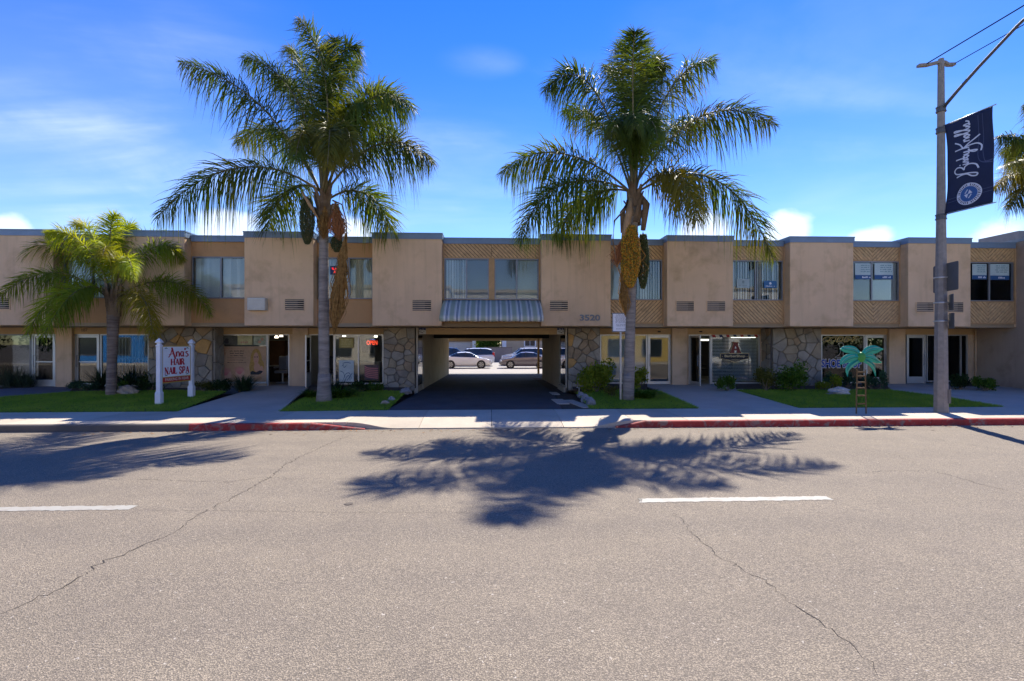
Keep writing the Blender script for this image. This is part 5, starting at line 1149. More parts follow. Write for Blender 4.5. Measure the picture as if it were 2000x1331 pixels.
# banner on two rods
zt_, zb_ = at(1852, 250, YP)[2], at(1857, 421, YP)[2]; yb0, yb1 = YP-.15, YP-1.36
bn = thing('street_banner', 'navy banner with white script lettering and a round emblem on the lamp post', 'banner', (XP, yb0, zb_))
for z in (zt_+.02, zb_-.01): mb = MB(); mb.tube([(XP, YP-.1, z), (XP+.2, yb1-.06, z)], .014, 6); mb.build('banner_rod', steel, bn, smooth=True)
Wb, Hb = yb0-yb1, zt_-zb_
def fb(a, b, d=0.):     # a: 0 at the pole to 1 outer edge, b: 0 bottom to 1 top; faces the left side of the street
    wv = .035*math.sin(a*7+b*3)*math.sin(math.pi*b)**.5+.02*math.sin(b*9+a*2)*math.sin(math.pi*b)
    ed = .06*math.sin(math.pi*b)**1.2*(1-a)
    return (XP-.02+.19*a+wv-d, yb0-ed-(Wb-ed)*a, zb_+Hb*b)
nu, nv = 16, 30; mb = MB(); mb.add([fb(i/nu, j/nv) for j in range(nv+1) for i in range(nu+1)], [(j*(nu+1)+i, j*(nu+1)+i+1, (j+1)*(nu+1)+i+1, (j+1)*(nu+1)+i) for j in range(nv) for i in range(nu)])
navy = M('navy_fabric', (.012, .018, .055), .75, .15, 3); bo = mb.build('banner_cloth', navy, bn, smooth=True); s_ = bo.modifiers.new('thick', 'SOLIDIFY'); s_.thickness = .003; s_.offset = 0
bp = flat('banner_print', (.62, .63, .70), .6); bl = flat('banner_line', (.055, .065, .13), .7)
mb = MB()
for off in (.0, .09): ribbon(mb, [(.70+off, .97), (.70+off, .75), (.69+off, .6), (.72+off, .50), (.80+off*.6, .455), (.985, .43+off*.3)], .012, fb, lift=.004, sub=6); ribbon(mb, [(.02, .15-off*.4), (.3, .16-off*.4), (.7, .165-off*.4), (.98, .17-off*.4)], .006, fb, lift=.004, sub=6)
mb.build('banner_stripe', bl, bn)
# script lettering runs upwards along the banner: letter x -> b, letter y (up) -> -a
def fsB(x, y, d): return fb(.53-y*.15, .36+x*.0612, d)
SCR = [[(.1, 1.9), (.25, .9), (.15, .1), (-.35, -.5), (-.5, -1.1), (-.1, -1.2), (.2, -.4), (.4, .8), (.7, 1.9), (1.3, 2.2), (1.75, 1.7), (1.55, .95), (1.05, .55), (1.5, .45), (1.85, -.2), (1.5, -1.0), (.7, -1.35)],
       [(2.0, .75), (1.98, .1), (2.2, 0), (2.45, .6)], [(2.45, .75), (2.7, .35), (2.9, 0)], [(2.95, .75), (2.55, -.05)], [(3.05, .1), (3.15, 1.0), (3.15, 1.9)], [(3.15, .3), (3.35, 0), (3.6, .35), (3.4, .7), (3.2, .45)], [(3.75, .7), (3.8, .05), (4.1, .1), (4.2, .7)], [(4.22, .75), (4.2, -.3), (4.05, -.95), (3.85, -.75), (4.1, -.2), (4.6, .1)],
       [(4.9, 2.1), (4.95, 1.0), (4.85, .0)], [(6.4, 2.1), (5.8, 1.3), (4.95, .75), (5.2, .1), (5.2, -.9), (4.6, -1.5), (3.7, -1.45)], [(5.0, .7), (5.6, .1), (6.6, -1.3)],
       [(6.1, .75), (6.1, .0)], [(6.1, .4), (6.35, .75), (6.55, .5), (6.6, .0)], [(6.95, .72), (6.78, .35), (7.0, 0), (7.22, .35), (7.0, .72), (7.3, .6)], [(7.3, .15), (7.75, 1.4), (7.85, 2.05), (7.6, 1.9), (7.6, .3), (7.85, 0), (8.05, .5)], [(7.95, .15), (8.4, 1.4), (8.5, 2.05), (8.25, 1.9), (8.25, .3), (8.5, 0), (8.7, .5)], [(8.7, .15), (9.05, .75), (9.15, .35), (9.0, -.02), (8.75, .08)], [(9.1, .05), (9.5, .1), (9.75, .5)]]
mb = MB()
for q, st in enumerate(SCR): ribbon(mb, st, .21, fsB, lift=.005+.0002*q, sub=6)
disc(mb, (2.05, 1.2), .12, .12, fsB, .005, 8); mb.build('lettering', bp, bn)
# round emblem
ey = lambda x, y, d: fb(.517+x*.28, .155+y*.115, d)
def polar(r0, r1, lift, mat, nm='emblem_disc', nr=6, na=40):
    mb = MB(); mb.add([ey((r0+(r1-r0)*i/nr)*math.cos(2*math.pi*k/na), (r0+(r1-r0)*i/nr)*math.sin(2*math.pi*k/na), lift) for i in range(nr+1) for k in range(na)], [(i*na+k, i*na+(k+1) % na, (i+1)*na+(k+1) % na, (i+1)*na+k) for i in range(nr) for k in range(na)]); return mb.build(nm, mat, bn)
polar(.70, 1., .006, bp, 'emblem_ring')
polar(.001, .70, .006, flat('emblem_blue', (.03, .10, .30), .6))
mb = MB()
for P_ in (((-.34, -.02), (-.12, -.36), (.02, .02)), ((.34, .02), (.12, .36), (-.02, -.02)), ((-.3, .1), (-.06, .42), (.02, .4), (-.22, .06)), ((.3, -.1), (.06, -.42), (-.02, -.4), (.22, -.06))): mb.add([ey(*p, .012) for p in P_], [tuple(range(len(P_)))])
mb.build('emblem_mark', bp, bn)
mb = MB()
for k in range(34):
    a = 2*math.pi*k/34
    if k % 9 == 8: continue
    P_ = [(r_*math.cos(a+da_), r_*math.sin(a+da_)) for r_, da_ in ((.73, -.04), (.73, .05), (.92, .05 if k % 2 else .01), (.92, -.04))]; mb.add([ey(*p, .009) for p in P_], [(0, 1, 2, 3)])
mb.build('emblem_ring_marks', navy, bn)
# sign plates seen from behind on the post
for nm, lab, pts, yo, xo in (('road_sign', 'large grey back of a traffic sign strapped to the lamp post', ((1823, 516), (1872, 570)), .42, -.06), ('road_sign', 'small narrow grey sign back below the large one on the lamp post', ((1853, 577), (1862, 607)), .1, .12), ('road_sign', 'lowest grey sign back on the lamp post', ((1853, 613), (1863, 643)), .1, .12)):
    za, zb = at(pts[0][0], pts[1][1], YP)[2], at(pts[0][0], pts[0][1], YP)[2]
    if yo > .2:
        P_ = [(gx(1823, YP+.5), YP+.5), (gx(1872, YP-.62), YP-.62)]
    else: P_ = [(gx(1853, YP-.08), YP-.08), (gx(1862.5 if 'small' in lab else 1864, YP-.5), YP-.5)]
    d = Vector((P_[1][0]-P_[0][0], P_[1][1]-P_[0][1], 0)); nrm = Vector((-d.y, d.x, 0)).normalized()*.006; rs = thing(nm, lab, 'road sign', (XP, YP, za))
    A = [Vector((*P_[0], 0)), Vector((*P_[1], 0))]; mb = MB(); r_ = .05; L_ = d.length; pl = []
    for (cx_, cz_, a0) in ((L_-r_, zb-r_, 0), (r_, zb-r_, 90), (r_, za+r_, 180), (L_-r_, za+r_, 270)):
        for k in range(5): a = R(a0+k*22.5); pl.append((cx_+r_*math.cos(a), cz_+r_*math.sin(a)))
    dn = d.normalized(); mb.loft([[tuple(A[0]+dn*u+nrm*s_+Vector((0, 0, v))) for u, v in pl] for s_ in (-1, 1)]); mb.build('sign_plate', M('sign_back', (.13, .13, .125), .6, .1, 4, metal=.2), rs)
    MB().lathe([(.175, -.02), (.18, 0), (.175, .02)], (XP, YP, (za+zb)/2), 10).build('strap', alu, rs)
for k, (p_, lab) in enumerate(((1808, 'black overhead cable from the left end of the cross arm across the street'), (1862, 'black overhead cable from the right end of the cross arm across the street'))):
    x = gx(p_, YP); z = at(p_, 126, YP)[2]; mb = MB(); mb.tube([(x, YP-t*34, z-.5*math.sin(math.pi*t)+.4*t) for t in np.linspace(0, 1, 14)], .016 if k == 0 else .012, 5); tag(mb.build('overhead_cable', wire, smooth=True), lab, 'cable')
# another pole's cable etc. stays outside the frame

# ------------------------------------------------------------------ metal palm-tree sculpture at the kerb
c = gr(1682, 808.5); XS, YSC = c[0], c[1]
ms = thing('palm_sculpture', 'teal metal palm tree cut-out on a brown ladder trunk at the kerb', 'sculpture', c)
brn = M('brown_enamel', (.13, .075, .025), .5, .15, 6); teal = M('teal_enamel', (.016, .33, .22), .42, .2, 5, spec=.5)
px2 = 1/FOC*(YSC/ray(1682, 700)[1]); zt_ = at(1682, 722, YSC)[2]; mb = MB()
for s_ in (-1, 1): mb2 = MB(); mb2.tube([(XS+s_*.145, YSC, c[2]-.03), (XS+s_*.12, YSC, zt_)], .022, 4); mb2.build('ladder_rail', brn, ms)
for py_ in (789, 773, 758, 747, 735, 727): z = at(1682, py_, YSC)[2]; MB().box(XS-.12, XS+.12, YSC-.014, YSC+.014, z-.018, z+.018).build('ladder_rung', brn, ms)
mid = (1681, 697)
LF = [[(1640, 682), (1650, 676), (1668, 677), (1679, 686)], [(1724, 682), (1708, 675), (1692, 678), (1683, 688)], [(1640, 714), (1641, 702), (1655, 692), (1676, 693)], [(1721, 708), (1712, 699), (1700, 690), (1684, 693)], [(1654, 736), (1651, 720), (1661, 707), (1678, 699)], [(1708, 735), (1709, 718), (1700, 706), (1684, 699)]]
LW = [[(1640, 682), (1648, 688), (1664, 692), (1677, 697)], [(1724, 683), (1712, 690), (1698, 693), (1686, 698)], [(1640, 712), (1655, 709), (1668, 705), (1680, 702)], [(1722, 709), (1712, 710), (1699, 706), (1684, 702)], [(1654, 735), (1660, 722), (1670, 714), (1682, 706)], [(1708, 735), (1703, 722), (1694, 713), (1682, 706)]]
def cr(P, sub=5):
    P = [np.array(p, float) for p in P]; Q = []
    for i in range(len(P)-1):
        p0, p1, p2, p3 = P[max(i-1, 0)], P[i], P[i+1], P[min(i+2, len(P)-1)]
        for k in range(sub): t = k/sub; Q.append(.5*((2*p1)+(-p0+p2)*t+(2*p0-5*p1+4*p2-p3)*t*t+(-p0+3*p1-3*p2+p3)*t**3))
    return Q+[P[-1]]
for k, (a, b) in enumerate(zip(LF, LW)):
    ua, lb = cr(a), cr(b); n = len(ua); yo = -.01*(k % 3); top = []
    def w3(p, d): q = at(p[0], p[1], YSC); return (q[0], YSC+yo+d, q[2])
    midp = [(u+l)/2 for u, l in zip(ua, lb)]; V = []
    for d0 in (-1, 1):
        for u, m_, l in zip(ua, midp, lb): V += [w3(u, d0*.004), w3(m_, d0*.004-.035), w3(l, d0*.004)]
    fs_ = []
    for s_ in (0, 1):
        o_ = s_*3*n
        for i in range(n-1):
            for q in (0, 1): fs_.append((o_+3*i+q, o_+3*i+3+q, o_+3*i+4+q, o_+3*i+1+q))
    for i in range(n-1): fs_ += [(3*i, 3*n+3*i, 3*n+3*i+3, 3*i+3), (3*i+2, 3*n+3*i+2, 3*n+3*i+5, 3*i+5)]
    fs_ += [(0, 1, 3*n+1, 3*n), (1, 2, 3*n+2, 3*n+1)]
    mb = MB(); mb.add(V, fs_); lf_ = mb.build('leaf', teal, ms)
    mb = MB(); mb.tube([tuple(np.array(w3((u*.72+l*.28) if k < 4 else (u*.4+l*.6), -.034))) for u, l in list(zip(ua, lb))[3:-3]], .006, 4); mb.build('leaf_vein', flat('pale_vein', (.36, .42, .25), .5), lf_)
    mb = MB(); mb.tube([tuple(np.array(w3((u*.4+l*.6) if k < 4 else (u*.7+l*.3), -.034))) for u, l in list(zip(ua, lb))[4:-2]], .006, 4); mb.build('leaf_vein', flat('dark_vein', (.008, .05, .04), .5), lf_)
q = at(1681, 698, YSC); mb = MB(); mb.lathe([(.02, 0)], (0, 0, 0), 3) if False else None
mb.loft([[(q[0]+r_*math.cos(a), YSC-.05+d, q[2]+r_*1.1*math.sin(a)) for a in np.linspace(0, 2*math.pi, 13)[:-1]] for r_, d in ((.14, .05), (.12, .0), (.06, -.025), (.01, -.03))]); mb.build('leaf_heart', flat('green_enamel', (.04, .26, .04), .45), ms)

# ------------------------------------------------------------------ print and signs on the shop fronts
def sheet_sign(name, label, cat, p0, p1, q0, q1, y, mat, th=.006):
    x0, x1 = gx(p0, y), gx(p1, y); pm_ = (p0+p1)/2; z0, z1 = gz(pm_, q1, y), gz(pm_, q0, y)
    r_ = thing(name, label, cat, ((x0+x1)/2, y, z0)); MB().box(x0, x1, y, y+th, z0, z1).build('panel', mat, r_)
    fr = lambda a, b, d: (x0+a*(x1-x0), y-.002-d, z0+b*(z1-z0)); return r_, fr, (x1-x0)/(z1-z0)
skin = flat('print_skin', (.50, .27, .17), .6); gold = M('print_blonde', (.38, .22, .05), .6, .4, 14); dkp = flat('print_black', (.02, .02, .025), .6); pinkp = flat('print_pink', (.50, .17, .16), .6); brp = flat('print_brown', (.14, .07, .03), .6)
r_, fr, asp = sheet_sign('salon_poster', 'large tan salon window poster with a blonde portrait and hands', 'poster', 430, 520, 677, 746, YF-.012, M('poster_tan', (.44, .275, .155), .6, .22, 2.2))
mb = MB()
disc(mb, (.78, .60), .125, .34, fr, 0, 22); disc(mb, (.72, .42), .09, .22, fr, .0003, 18); disc(mb, (.87, .42), .09, .22, fr, .0005, 18); mb.build('print_hair', gold, r_)
mb = MB(); disc(mb, (.78, .66), .058, .17, fr, .0012, 20); disc(mb, (.80, .40), .07, .13, fr, .0010, 16); rect(mb, .745, .80, .34, .55, fr, .0008); disc(mb, (.90, .33), .045, .12, fr, .0011, 14); mb.build('print_skin', skin, r_)
mb = MB(); mb.add([fr(*p, .0018) for p in ((.66, .20), (.84, .20), (.90, .24), (.93, .30), (.86, .32), (.78, .27), (.70, .31), (.655, .27))], [tuple(range(8))]); disc(mb, (.755, .70), .014, .018, fr, .0018, 8); disc(mb, (.805, .70), .014, .018, fr, .0018, 8); mb.build('print_dress', dkp, r_)
mb = MB(); disc(mb, (.78, .575), .02, .014, fr, .0018, 8)
for cx_, cy_, sg_ in ((.12, .24, 1), (.42, .27, -1)):
    for k in range(9): a = R(35+k*14); ribbon(mb, [(cx_+.02*math.cos(a), cy_-.06), (cx_+.13*math.cos(a), cy_+.16*math.sin(a))], .012, fr, lift=.0014+.0001*k, sub=1)
mb.build('print_nails', pinkp, r_)
mb = MB()
for cx_, cy_ in ((.17, .2), (.45, .26)): disc(mb, (cx_-.02, cy_), .10, .13, fr, .0007, 16); rect(mb, cx_-.08, cx_+.03, .02, cy_, fr, .0006)
mb.build('print_hands', flat('print_hand', (.52, .31, .22), .6), r_)
mb = MB(); disc(mb, (.07, .9), .05, .06, fr, .0008, 10); disc(mb, (.1, .8), .03, .05, fr, .0009, 10); disc(mb, (.85, .1), .06, .06, fr, .0009, 12); disc(mb, (.78, .06), .05, .05, fr, .0010, 12); disc(mb, (.14, .95), .07, .02, fr, .0011, 10); mb.build('print_flowers', flat('print_flower', (.42, .22, .10), .6), r_)
mb = MB()
for k, y in enumerate((.855, .79, .725)): words(mb, .2, .52, y, .028, fr, .0012)
mb.build('lettering', dkp, r_)
for s_, y in (('Eyelash Extensions', .66), ('Facial & Waxing', .595), ('Manicure & Pedicure', .53)): text(s_, dkp, r_, fr(.16, y, .0012), (.40 if 'F' not in s_[:1] else .34)*asp*(gz(475, 677, YF)-gz(475, 746, YF)), .045, 'lettering', 0, bold=.01)
for p0, p1, lab, m_ in ((432, 462, 'dark photo print above the tan poster, leftmost of three', M('photo_dark', (.09, .09, .07), .5, .6, 3)), (464, 493, 'pale yellow photo print with red nails above the tan poster', M('photo_yellow', (.46, .43, .22), .5, .4, 5)), (495, 519, 'green-white photo print above the tan poster, next to the door', M('photo_green', (.34, .38, .27), .5, .6, 6))):
    r2, f2, _ = sheet_sign('photo_print', lab, 'poster', p0, p1, 656, 674, YF-.012, m_); mb = MB()
    if 'yellow' in lab: [disc(mb, (.25+.13*k, .25+.04*(k % 2)), .035, .12, f2, .0005, 8) for k in range(4)]; mb.build('print_nails', pinkp, r2)
    else: [disc(mb, (random.uniform(.2, .8), random.uniform(.2, .7)), .12, .16, f2, .0005+.0001*k, 10) for k in range(3)]; mb.build('print_shapes', dkp if 'dark' in lab else skin, r2)
r_, fr, asp = sheet_sign('window_plaque', 'gold lettered plaque in the window beside the neon sign', 'sign', 662, 691, 660, 680, YF-.012, M('gold_plaque', (.42, .34, .10), .5, .2, 4)); mb = MB()
for y, h in ((.74, .10), (.58, .06), (.45, .06), (.32, .06), (.14, .06)): words(mb, .12, .88, y, h, fr, .0006)
mb.build('lettering', flat('plaque_cream', (.62, .56, .30), .5), r_); mb = MB()
for a in (((.03, .05), (.97, .05)), ((.03, .95), (.97, .95)), ((.03, .05), (.03, .95)), ((.97, .05), (.97, .95))): ribbon(mb, a, .025, fr, lift=.0006, sub=1)
mb.build('border', brp, r_)
r_, fr, asp = sheet_sign('hand_poster', 'pale blue-white nail poster in the window behind the straw-hung palm', 'poster', 662, 691, 704, 746, YF-.012, M('poster_pale', (.50, .57, .56), .5, .18, 3)); mb = MB()
for P_ in ([(.25, .85), (.5, .9), (.8, .86)], [(.2, .72), (.3, .8), (.35, .66), (.5, .76)], [(.1, .5), (.3, .42), (.4, .2)], [(.3, .1), (.45, .35), (.7, .4), (.85, .15)], [(.4, .05), (.55, .25), (.7, .27), (.75, .05)], [(.55, .05), (.7, .2), (.9, .4)]): ribbon(mb, P_, .03, fr, lift=.0006)
mb.build('drawn_lines', flat('poster_blue', (.05, .12, .20), .5), r_)
r_, fr, asp = sheet_sign('nail_poster', 'pink striped nail poster at the right of the neon sign window', 'poster', 712, 739, 713, 742, YF-.012, M('poster_dark', (.11, .07, .07), .5, .4, 6)); mb = MB()
for k in range(6): ribbon(mb, [(.02, .30+.12*k), (.3, .18+.12*k), (.98, .10+.13*k)], .07, fr, lift=.0006+.0001*k)
mb.build('printed_fingers', pinkp, r_)
# neon OPEN sign
x0, x1, y_ = gx(716, YF+.2), gx(737, YF+.2), YF+.2; ng = thing('neon_sign', 'glowing red neon open sign in the shop window left of the drive', 'sign', ((x0+x1)/2, y_, 1.9))
z0, z1 = gz(727, 674, y_), gz(727, 664, y_); MB().box(x0-.04, x1+.04, y_+.03, y_+.05, z0-.05, z1+.05).build('sign_backing', black, ng)
text('OPEN', emit('neon_red', (1., .08, .03), .9), ng, (x0, y_, z0), x1-x0, (z1-z0)*.85, 'lettering', 0, bold=.015)
mb = MB(); mb.box(x0+.15, x1-.1, y_, y_+.012, z1+.0, z1+.018); mb.build('neon_tube', emit('neon_blue', (.2, .3, 1.), .4), ng)
# upstairs red-on-blue sign in the window by the straw frond
r_, fr, asp = sheet_sign('window_sign', 'navy sign with red script in the upstairs window behind the straw frond', 'sign', 645, 673, 520, 537, YR-.05, flat('sign_navy', (.012, .022, .10), .5)); mb = MB()
for P_ in ([(.1, .75), (.2, .78), (.16, .58)], [(.18, .68), (.3, .55), (.36, .75), (.48, .56), (.58, .74), (.7, .58), (.85, .74)], [(.25, .2), (.33, .42), (.42, .18), (.52, .36), (.62, .2), (.76, .38), (.9, .22)]): ribbon(mb, P_, .07, fr, lift=.0006)
mb.build('lettering', emit('sign_red_glow', (.9, .03, .04), .55), r_)
# upstairs right: small cards and window banners
for p0, p1, q0, q1, m_, lab in ((1439, 1464, 545, 563, M('card_sage', (.36, .44, .42), .5, .2, 6), 'pale sage card in the left blind of the third right upstairs window'), (1492, 1517, 549, 563, flat('card_blue', (.03, .13, .28), .5), 'small blue card in the upstairs blinds above the barber shop wall')):
    r2, f2, _ = sheet_sign('window_card', lab, 'sign', p0, p1, q0, q1, YR-.02, m_); mb = MB(); words(mb, .15, .85, .2, .14, f2, .0006); disc(mb, (.5, .65), .1, .18, f2, .0006, 10); mb.build('lettering', white if 'blue' in lab else M('sage_print', (.2, .26, .24), .6), r2)
bpale = M('banner_pale', (.45, .55, .53), .5, .15, 2); bblue = flat('banner_blue', (.02, .085, .22), .5)
for p0, p1, q0, q1, lab in ((1670, 1703, 515, 546, 'pale window banner with a blue band, left pane of the fourth right upstairs window'), (1708, 1744, 515, 546, 'pale window banner with a blue band, right pane of the fourth right upstairs window'), (1899, 1927, 516, 546, 'pale window banner with a blue band, left pane of the last upstairs window'), (1932, 1971, 516, 547, 'pale window banner with a blue band, right pane of the last upstairs window')):
    r2, f2, _ = sheet_sign('window_banner', lab, 'sign', p0, p1, q0, q1, YR-.02, bpale); mb = MB(); rect(mb, 0, 1, 0, .27, f2, .0004); mb.build('band', bblue, r2); mb = MB()
    for y in (.85, .72, .59, .46): words(mb, .3, .95, y, .06, f2, .0006)
    mb.build('lettering', M('banner_green_print', (.08, .2, .22), .6), r2); mb = MB(); words(mb, .4, .95, .08, .11, f2, .0008); mb.build('band_lettering', white, r2, kind='stuff')
# barber shop lettering and stripes on the glass
y_ = YF-.010; bxa, bxb = gx(1390, y_), gx(1481, y_); zt_ = ZD-.005; zsb = gz(1435, 659, y_)
bs = thing('barber_sign', 'red letter over a black barber shop plaque on the blind-covered window', 'sign', ((bxa+bxb)/2, y_, 1))
mb = MB(); mb.box(bxa, bxb, y_, y_+.003, zsb, zt_-.002); mb.build('stripe_band', flat('stripe_white', (.62, .60, .54), .5), bs)
nst = 7; dxs = (bxb-bxa)/6.6
for k in range(nst):
    xa = bxa+k*dxs; mb = MB(); w2 = dxs*.45; xe = min(xa+w2, bxb); mb.xz([(xa, zt_-.003), (xe, zt_-.003), (min(xe+.05, bxb), zsb), (min(xa+.05, bxb-.01), zsb)], y_-.003, y_); mb.build('stripe', redp if k % 2 == 0 else flat('stripe_navy', (.02, .035, .12), .5), bs)
fz = lambda px, py, d: (gx(px, y_), y_-.001-d, gz(px, py, y_))
maroon = flat('maroon_letter', (.17, .02, .018), .5); cream = flat('cream_outline', (.62, .50, .27), .5)
Aol = [(1431, 669), (1442, 669), (1442, 671), (1440.5, 672), (1446, 687), (1448, 688), (1448, 690), (1439, 690), (1439, 688.5), (1440, 687.5), (1439, 684.5), (1434, 684.5), (1433, 687.5), (1434, 688.5), (1434, 690), (1425, 690), (1425, 688), (1427, 687), (1432.5, 672), (1431, 671)]
mb = MB(); cx_, cy_ = 1436.5, 680; mb.add([fz(cx_+(x-cx_)*1.11, cy_+(y-cy_)*1.09, .0) for x, y in Aol], [tuple(range(len(Aol)))]); mb.build('letter_outline', cream, bs)
mb = MB(); mb.add([fz(x, y, .0015) for x, y in Aol], [tuple(range(len(Aol)))]); mb.build('letter', maroon, bs)
mb = MB(); mb.add([fz(x, y, .003) for x, y in ((1436.5, 676), (1434.8, 681), (1438.2, 681))], [(0, 1, 2)]); disc(mb, (1436.5, 687.2), 1.6, 2.0, fz, .003, 12); mb.build('letter_counter', hblind, bs)
Pq = [(1407.5, 691.5), (1462, 691.5), (1462, 700.5), (1446, 703.5), (1443, 706), (1436, 707.5), (1429, 706), (1425, 703.5), (1407.5, 700.5)]; cx_, cy_ = 1435, 698
mb = MB(); mb.add([fz(cx_+(x-cx_)*1.04, cy_+(y-cy_)*1.14, .001) for x, y in Pq], [tuple(range(len(Pq)))]); mb.build('plaque_outline', cream, bs)
mb = MB(); mb.add([fz(x, y, .0025) for x, y in Pq], [tuple(range(len(Pq)))]); mb.build('plaque', dkp, bs)
p_ = fz(1415, 699.6, .004); text('BarberShop', cream, bs, p_, gx(1455.5, y_)-gx(1415, y_), gz(1435, 693.3, y_)-gz(1435, 699.6, y_), 'lettering', 0, bold=.03)
mb = MB(); ribbon(mb, [(1426, 704.3), (1436, 702.2), (1446, 704.3), (1436, 706.8)], .5, fz, closed=True, lift=.004); ribbon(mb, [(1429, 704.8), (1431, 703.8), (1433, 705), (1435, 703.8), (1437, 705), (1439, 703.8), (1441, 705), (1443, 704)], .55, fz, lift=.0045); disc(mb, (1411, 697), .7, .7, fz, .004, 5); disc(mb, (1459, 697), .7, .7, fz, .004, 5); mb.build('script_mark', cream, bs)
# shoe shop lettering
ss = thing('shoe_shop_sign', 'blue and gold window lettering with a boot outline behind the metal palm', 'sign', (gx(1640, YF), YF, 1))
wq = lambda a, b: gx(b, y_)-gx(a, y_)
gdo = flat('gold_outline', (.66, .52, .17), .5); ndk = flat('letter_navy_black', (.012, .016, .035), .5)
text('CODE-7', gdo, ss, fz(1606.5, 668.6, .0), wq(1606.5, 1677.5), gz(1640, 657.8, y_)-gz(1640, 668.6, y_), 'lettering', 0, shear=.35, bold=.055)
text('CODE-7', ndk, ss, fz(1607.8, 667.6, .002), wq(1607.8, 1676), gz(1640, 658.8, y_)-gz(1640, 667.6, y_), 'lettering', 0, shear=.35, bold=.0)
text('SHOE SHOP', flat('pale_outline', (.72, .66, .54), .5), ss, fz(1603.2, 719.8, .0), wq(1603.2, 1684), gz(1640, 701, y_)-gz(1640, 719.8, y_), 'lettering', 0, bold=.075)
text('SHOE SHOP', flat('royal_blue', (.03, .08, .36), .5), ss, fz(1604.4, 718.4, .002), wq(1604.4, 1683), gz(1640, 702.4, y_)-gz(1640, 718.4, y_), 'lettering', 0, bold=.03)
mb = MB(); ribbon(mb, [(1638, 671), (1642, 669.5), (1646.5, 671), (1647, 678), (1646.5, 686), (1647, 694), (1647, 698.5), (1640, 698.8), (1631, 698.5), (1633, 696.5), (1638, 694), (1641, 689), (1641, 682), (1639, 675)], .8, fz, closed=True, lift=.001); mb.build('boot_outline', flat('boot_line', (.50, .46, .36), .5), ss)
# parking-arrow signs either side of the passage
for p0, p1, lab in ((816, 832, 'small parking arrow sign at the left top corner of the passage'), (1088, 1104, 'small parking arrow sign at the right top corner of the passage')):
    r2, f2, _ = sheet_sign('parking_sign', lab, 'sign', p0, p1, 640.5, 653, YS+.40, flat('sign_offwhite', (.58, .57, .52), .5)); mb = MB(); rect(mb, .02, .98, .62, .98, f2, .0004); mb.build('band', flat('sign_darkblue', (.02, .03, .10), .5), r2)
    mb = MB(); words(mb, .2, .8, .7, .16, f2, .0008); mb.build('lettering', white, r2); mb = MB(); ribbon(mb, [(.15, .38), (.45, .30), (.62, .18)], .09, f2, lift=.0006); words(mb, .6, .95, .34, .08, f2, .0007); mb.build('arrow', black, r2)

# ------------------------------------------------------------------ inside the shops
def lampthing(label, x, y, z, s=1.6, r=.08):
    l = thing('pendant_lamp', label, 'lamp', (x, y, z)); mb = MB(); mb.lathe([(r*.3, r*1.1), (r*.8, r*.6), (r, 0), (r*.9, -.01)], (x, y, z), 12); mb.build('lamp_shade', emit('lamp_glow', (1., .88, .66), s*2.2), l, smooth=True)
    mb = MB(); mb.tube([(x, y, z+r), (x, y, ZD+.15)], .006, 4); mb.build('lamp_cord', wire, l); return l
for p_, q, Y, lab in ((540, 660, 23.4, 'left glowing pendant lamp inside the open salon door'), (549, 657.5, 23.0, 'right glowing pendant lamp inside the open salon door'), (614, 661, 23.5, 'glowing pendant lamp inside the second salon door left of the palm trunk'), (672, 657.5, 23.6, 'glowing pendant lamp above the gold plaque'), (734, 658.5, 23.6, 'glowing pendant lamp above the neon sign')):
    a = at(p_, q, Y); lampthing(lab, *a)
def cabinet(label, p0, p1, Y, z1, d, mat, nd=3):
    x0, x1 = gx(p0, Y), gx(p1, Y); c_ = thing('cabinet', label, 'cabinet', ((x0+x1)/2, Y, ZF)); MB().box(x0, x1, Y, Y+d, ZF+.08, z1).build('carcass', mat, c_); MB().box(x0-.03, x1+.03, Y-.03, Y+d, z1, z1+.04).build('worktop', M('laminate', (.40, .37, .30), .4), c_)
    for k in range(nd): a, b = x0+(x1-x0)*k/nd+.02, x0+(x1-x0)*(k+1)/nd-.02; MB().box(a, b, Y-.018, Y, ZF+.12, z1-.04).build('cabinet_door', mat, c_)
    MB().box(x0+.04, x1-.04, Y+.05, Y+d-.02, ZF, ZF+.08).build('plinth', black, c_)
cabinet('low dark cabinet inside the open salon door', 524, 545, 23.2, 1.15, .5, M('cab_dark', (.05, .035, .025), .5)); cabinet('wooden wall cabinet at the back of the salon', 527, 556, 25.8, 2.3, .5, M('cab_brown', (.16, .07, .025), .5, .3, 3), 2)
cabinet('tan reception desk behind the neon sign window', 660, 742, 22.3, 1.35, .6, M('desk_tan', (.42, .30, .18), .5), 4)
def chair(label, px_, Y, mat):
    x = gx(px_, Y); c_ = thing('salon_chair', label, 'chair', (x, Y, ZF)); mb = MB(); mb.box(x-.27, x+.27, Y-.25, Y+.25, ZF+.42, ZF+.54); mb.build('seat', mat, c_, bevel=.04)
    mb = MB(); mb.box(x-.26, x+.26, Y+.2, Y+.32, ZF+.54, ZF+1.15); mb.build('backrest', mat, c_, bevel=.05)
    for s_ in (-1, 1): mb = MB(); mb.box(x+s_*.27-.04, x+s_*.27+.04, Y-.2, Y+.2, ZF+.64, ZF+.7); mb.build('armrest', mat, c_, bevel=.015)
    mb = MB(); mb.lathe([(.28, 0), (.27, .03), (.04, .06), (.04, .42)], (x, Y, ZF), 14); mb.build('base', alu, c_)
chair('grey salon chair inside the open salon door', 552, 22.6, M('vinyl_grey', (.22, .22, .24), .4)); chair('black salon chair right of the palm trunk, inside the second salon', 648, 22.4, M('vinyl_black', (.03, .03, .035), .4)); chair('black barber chair inside the open barber door', 1366, 23.6, M('vinyl_black2', (.02, .02, .022), .4))
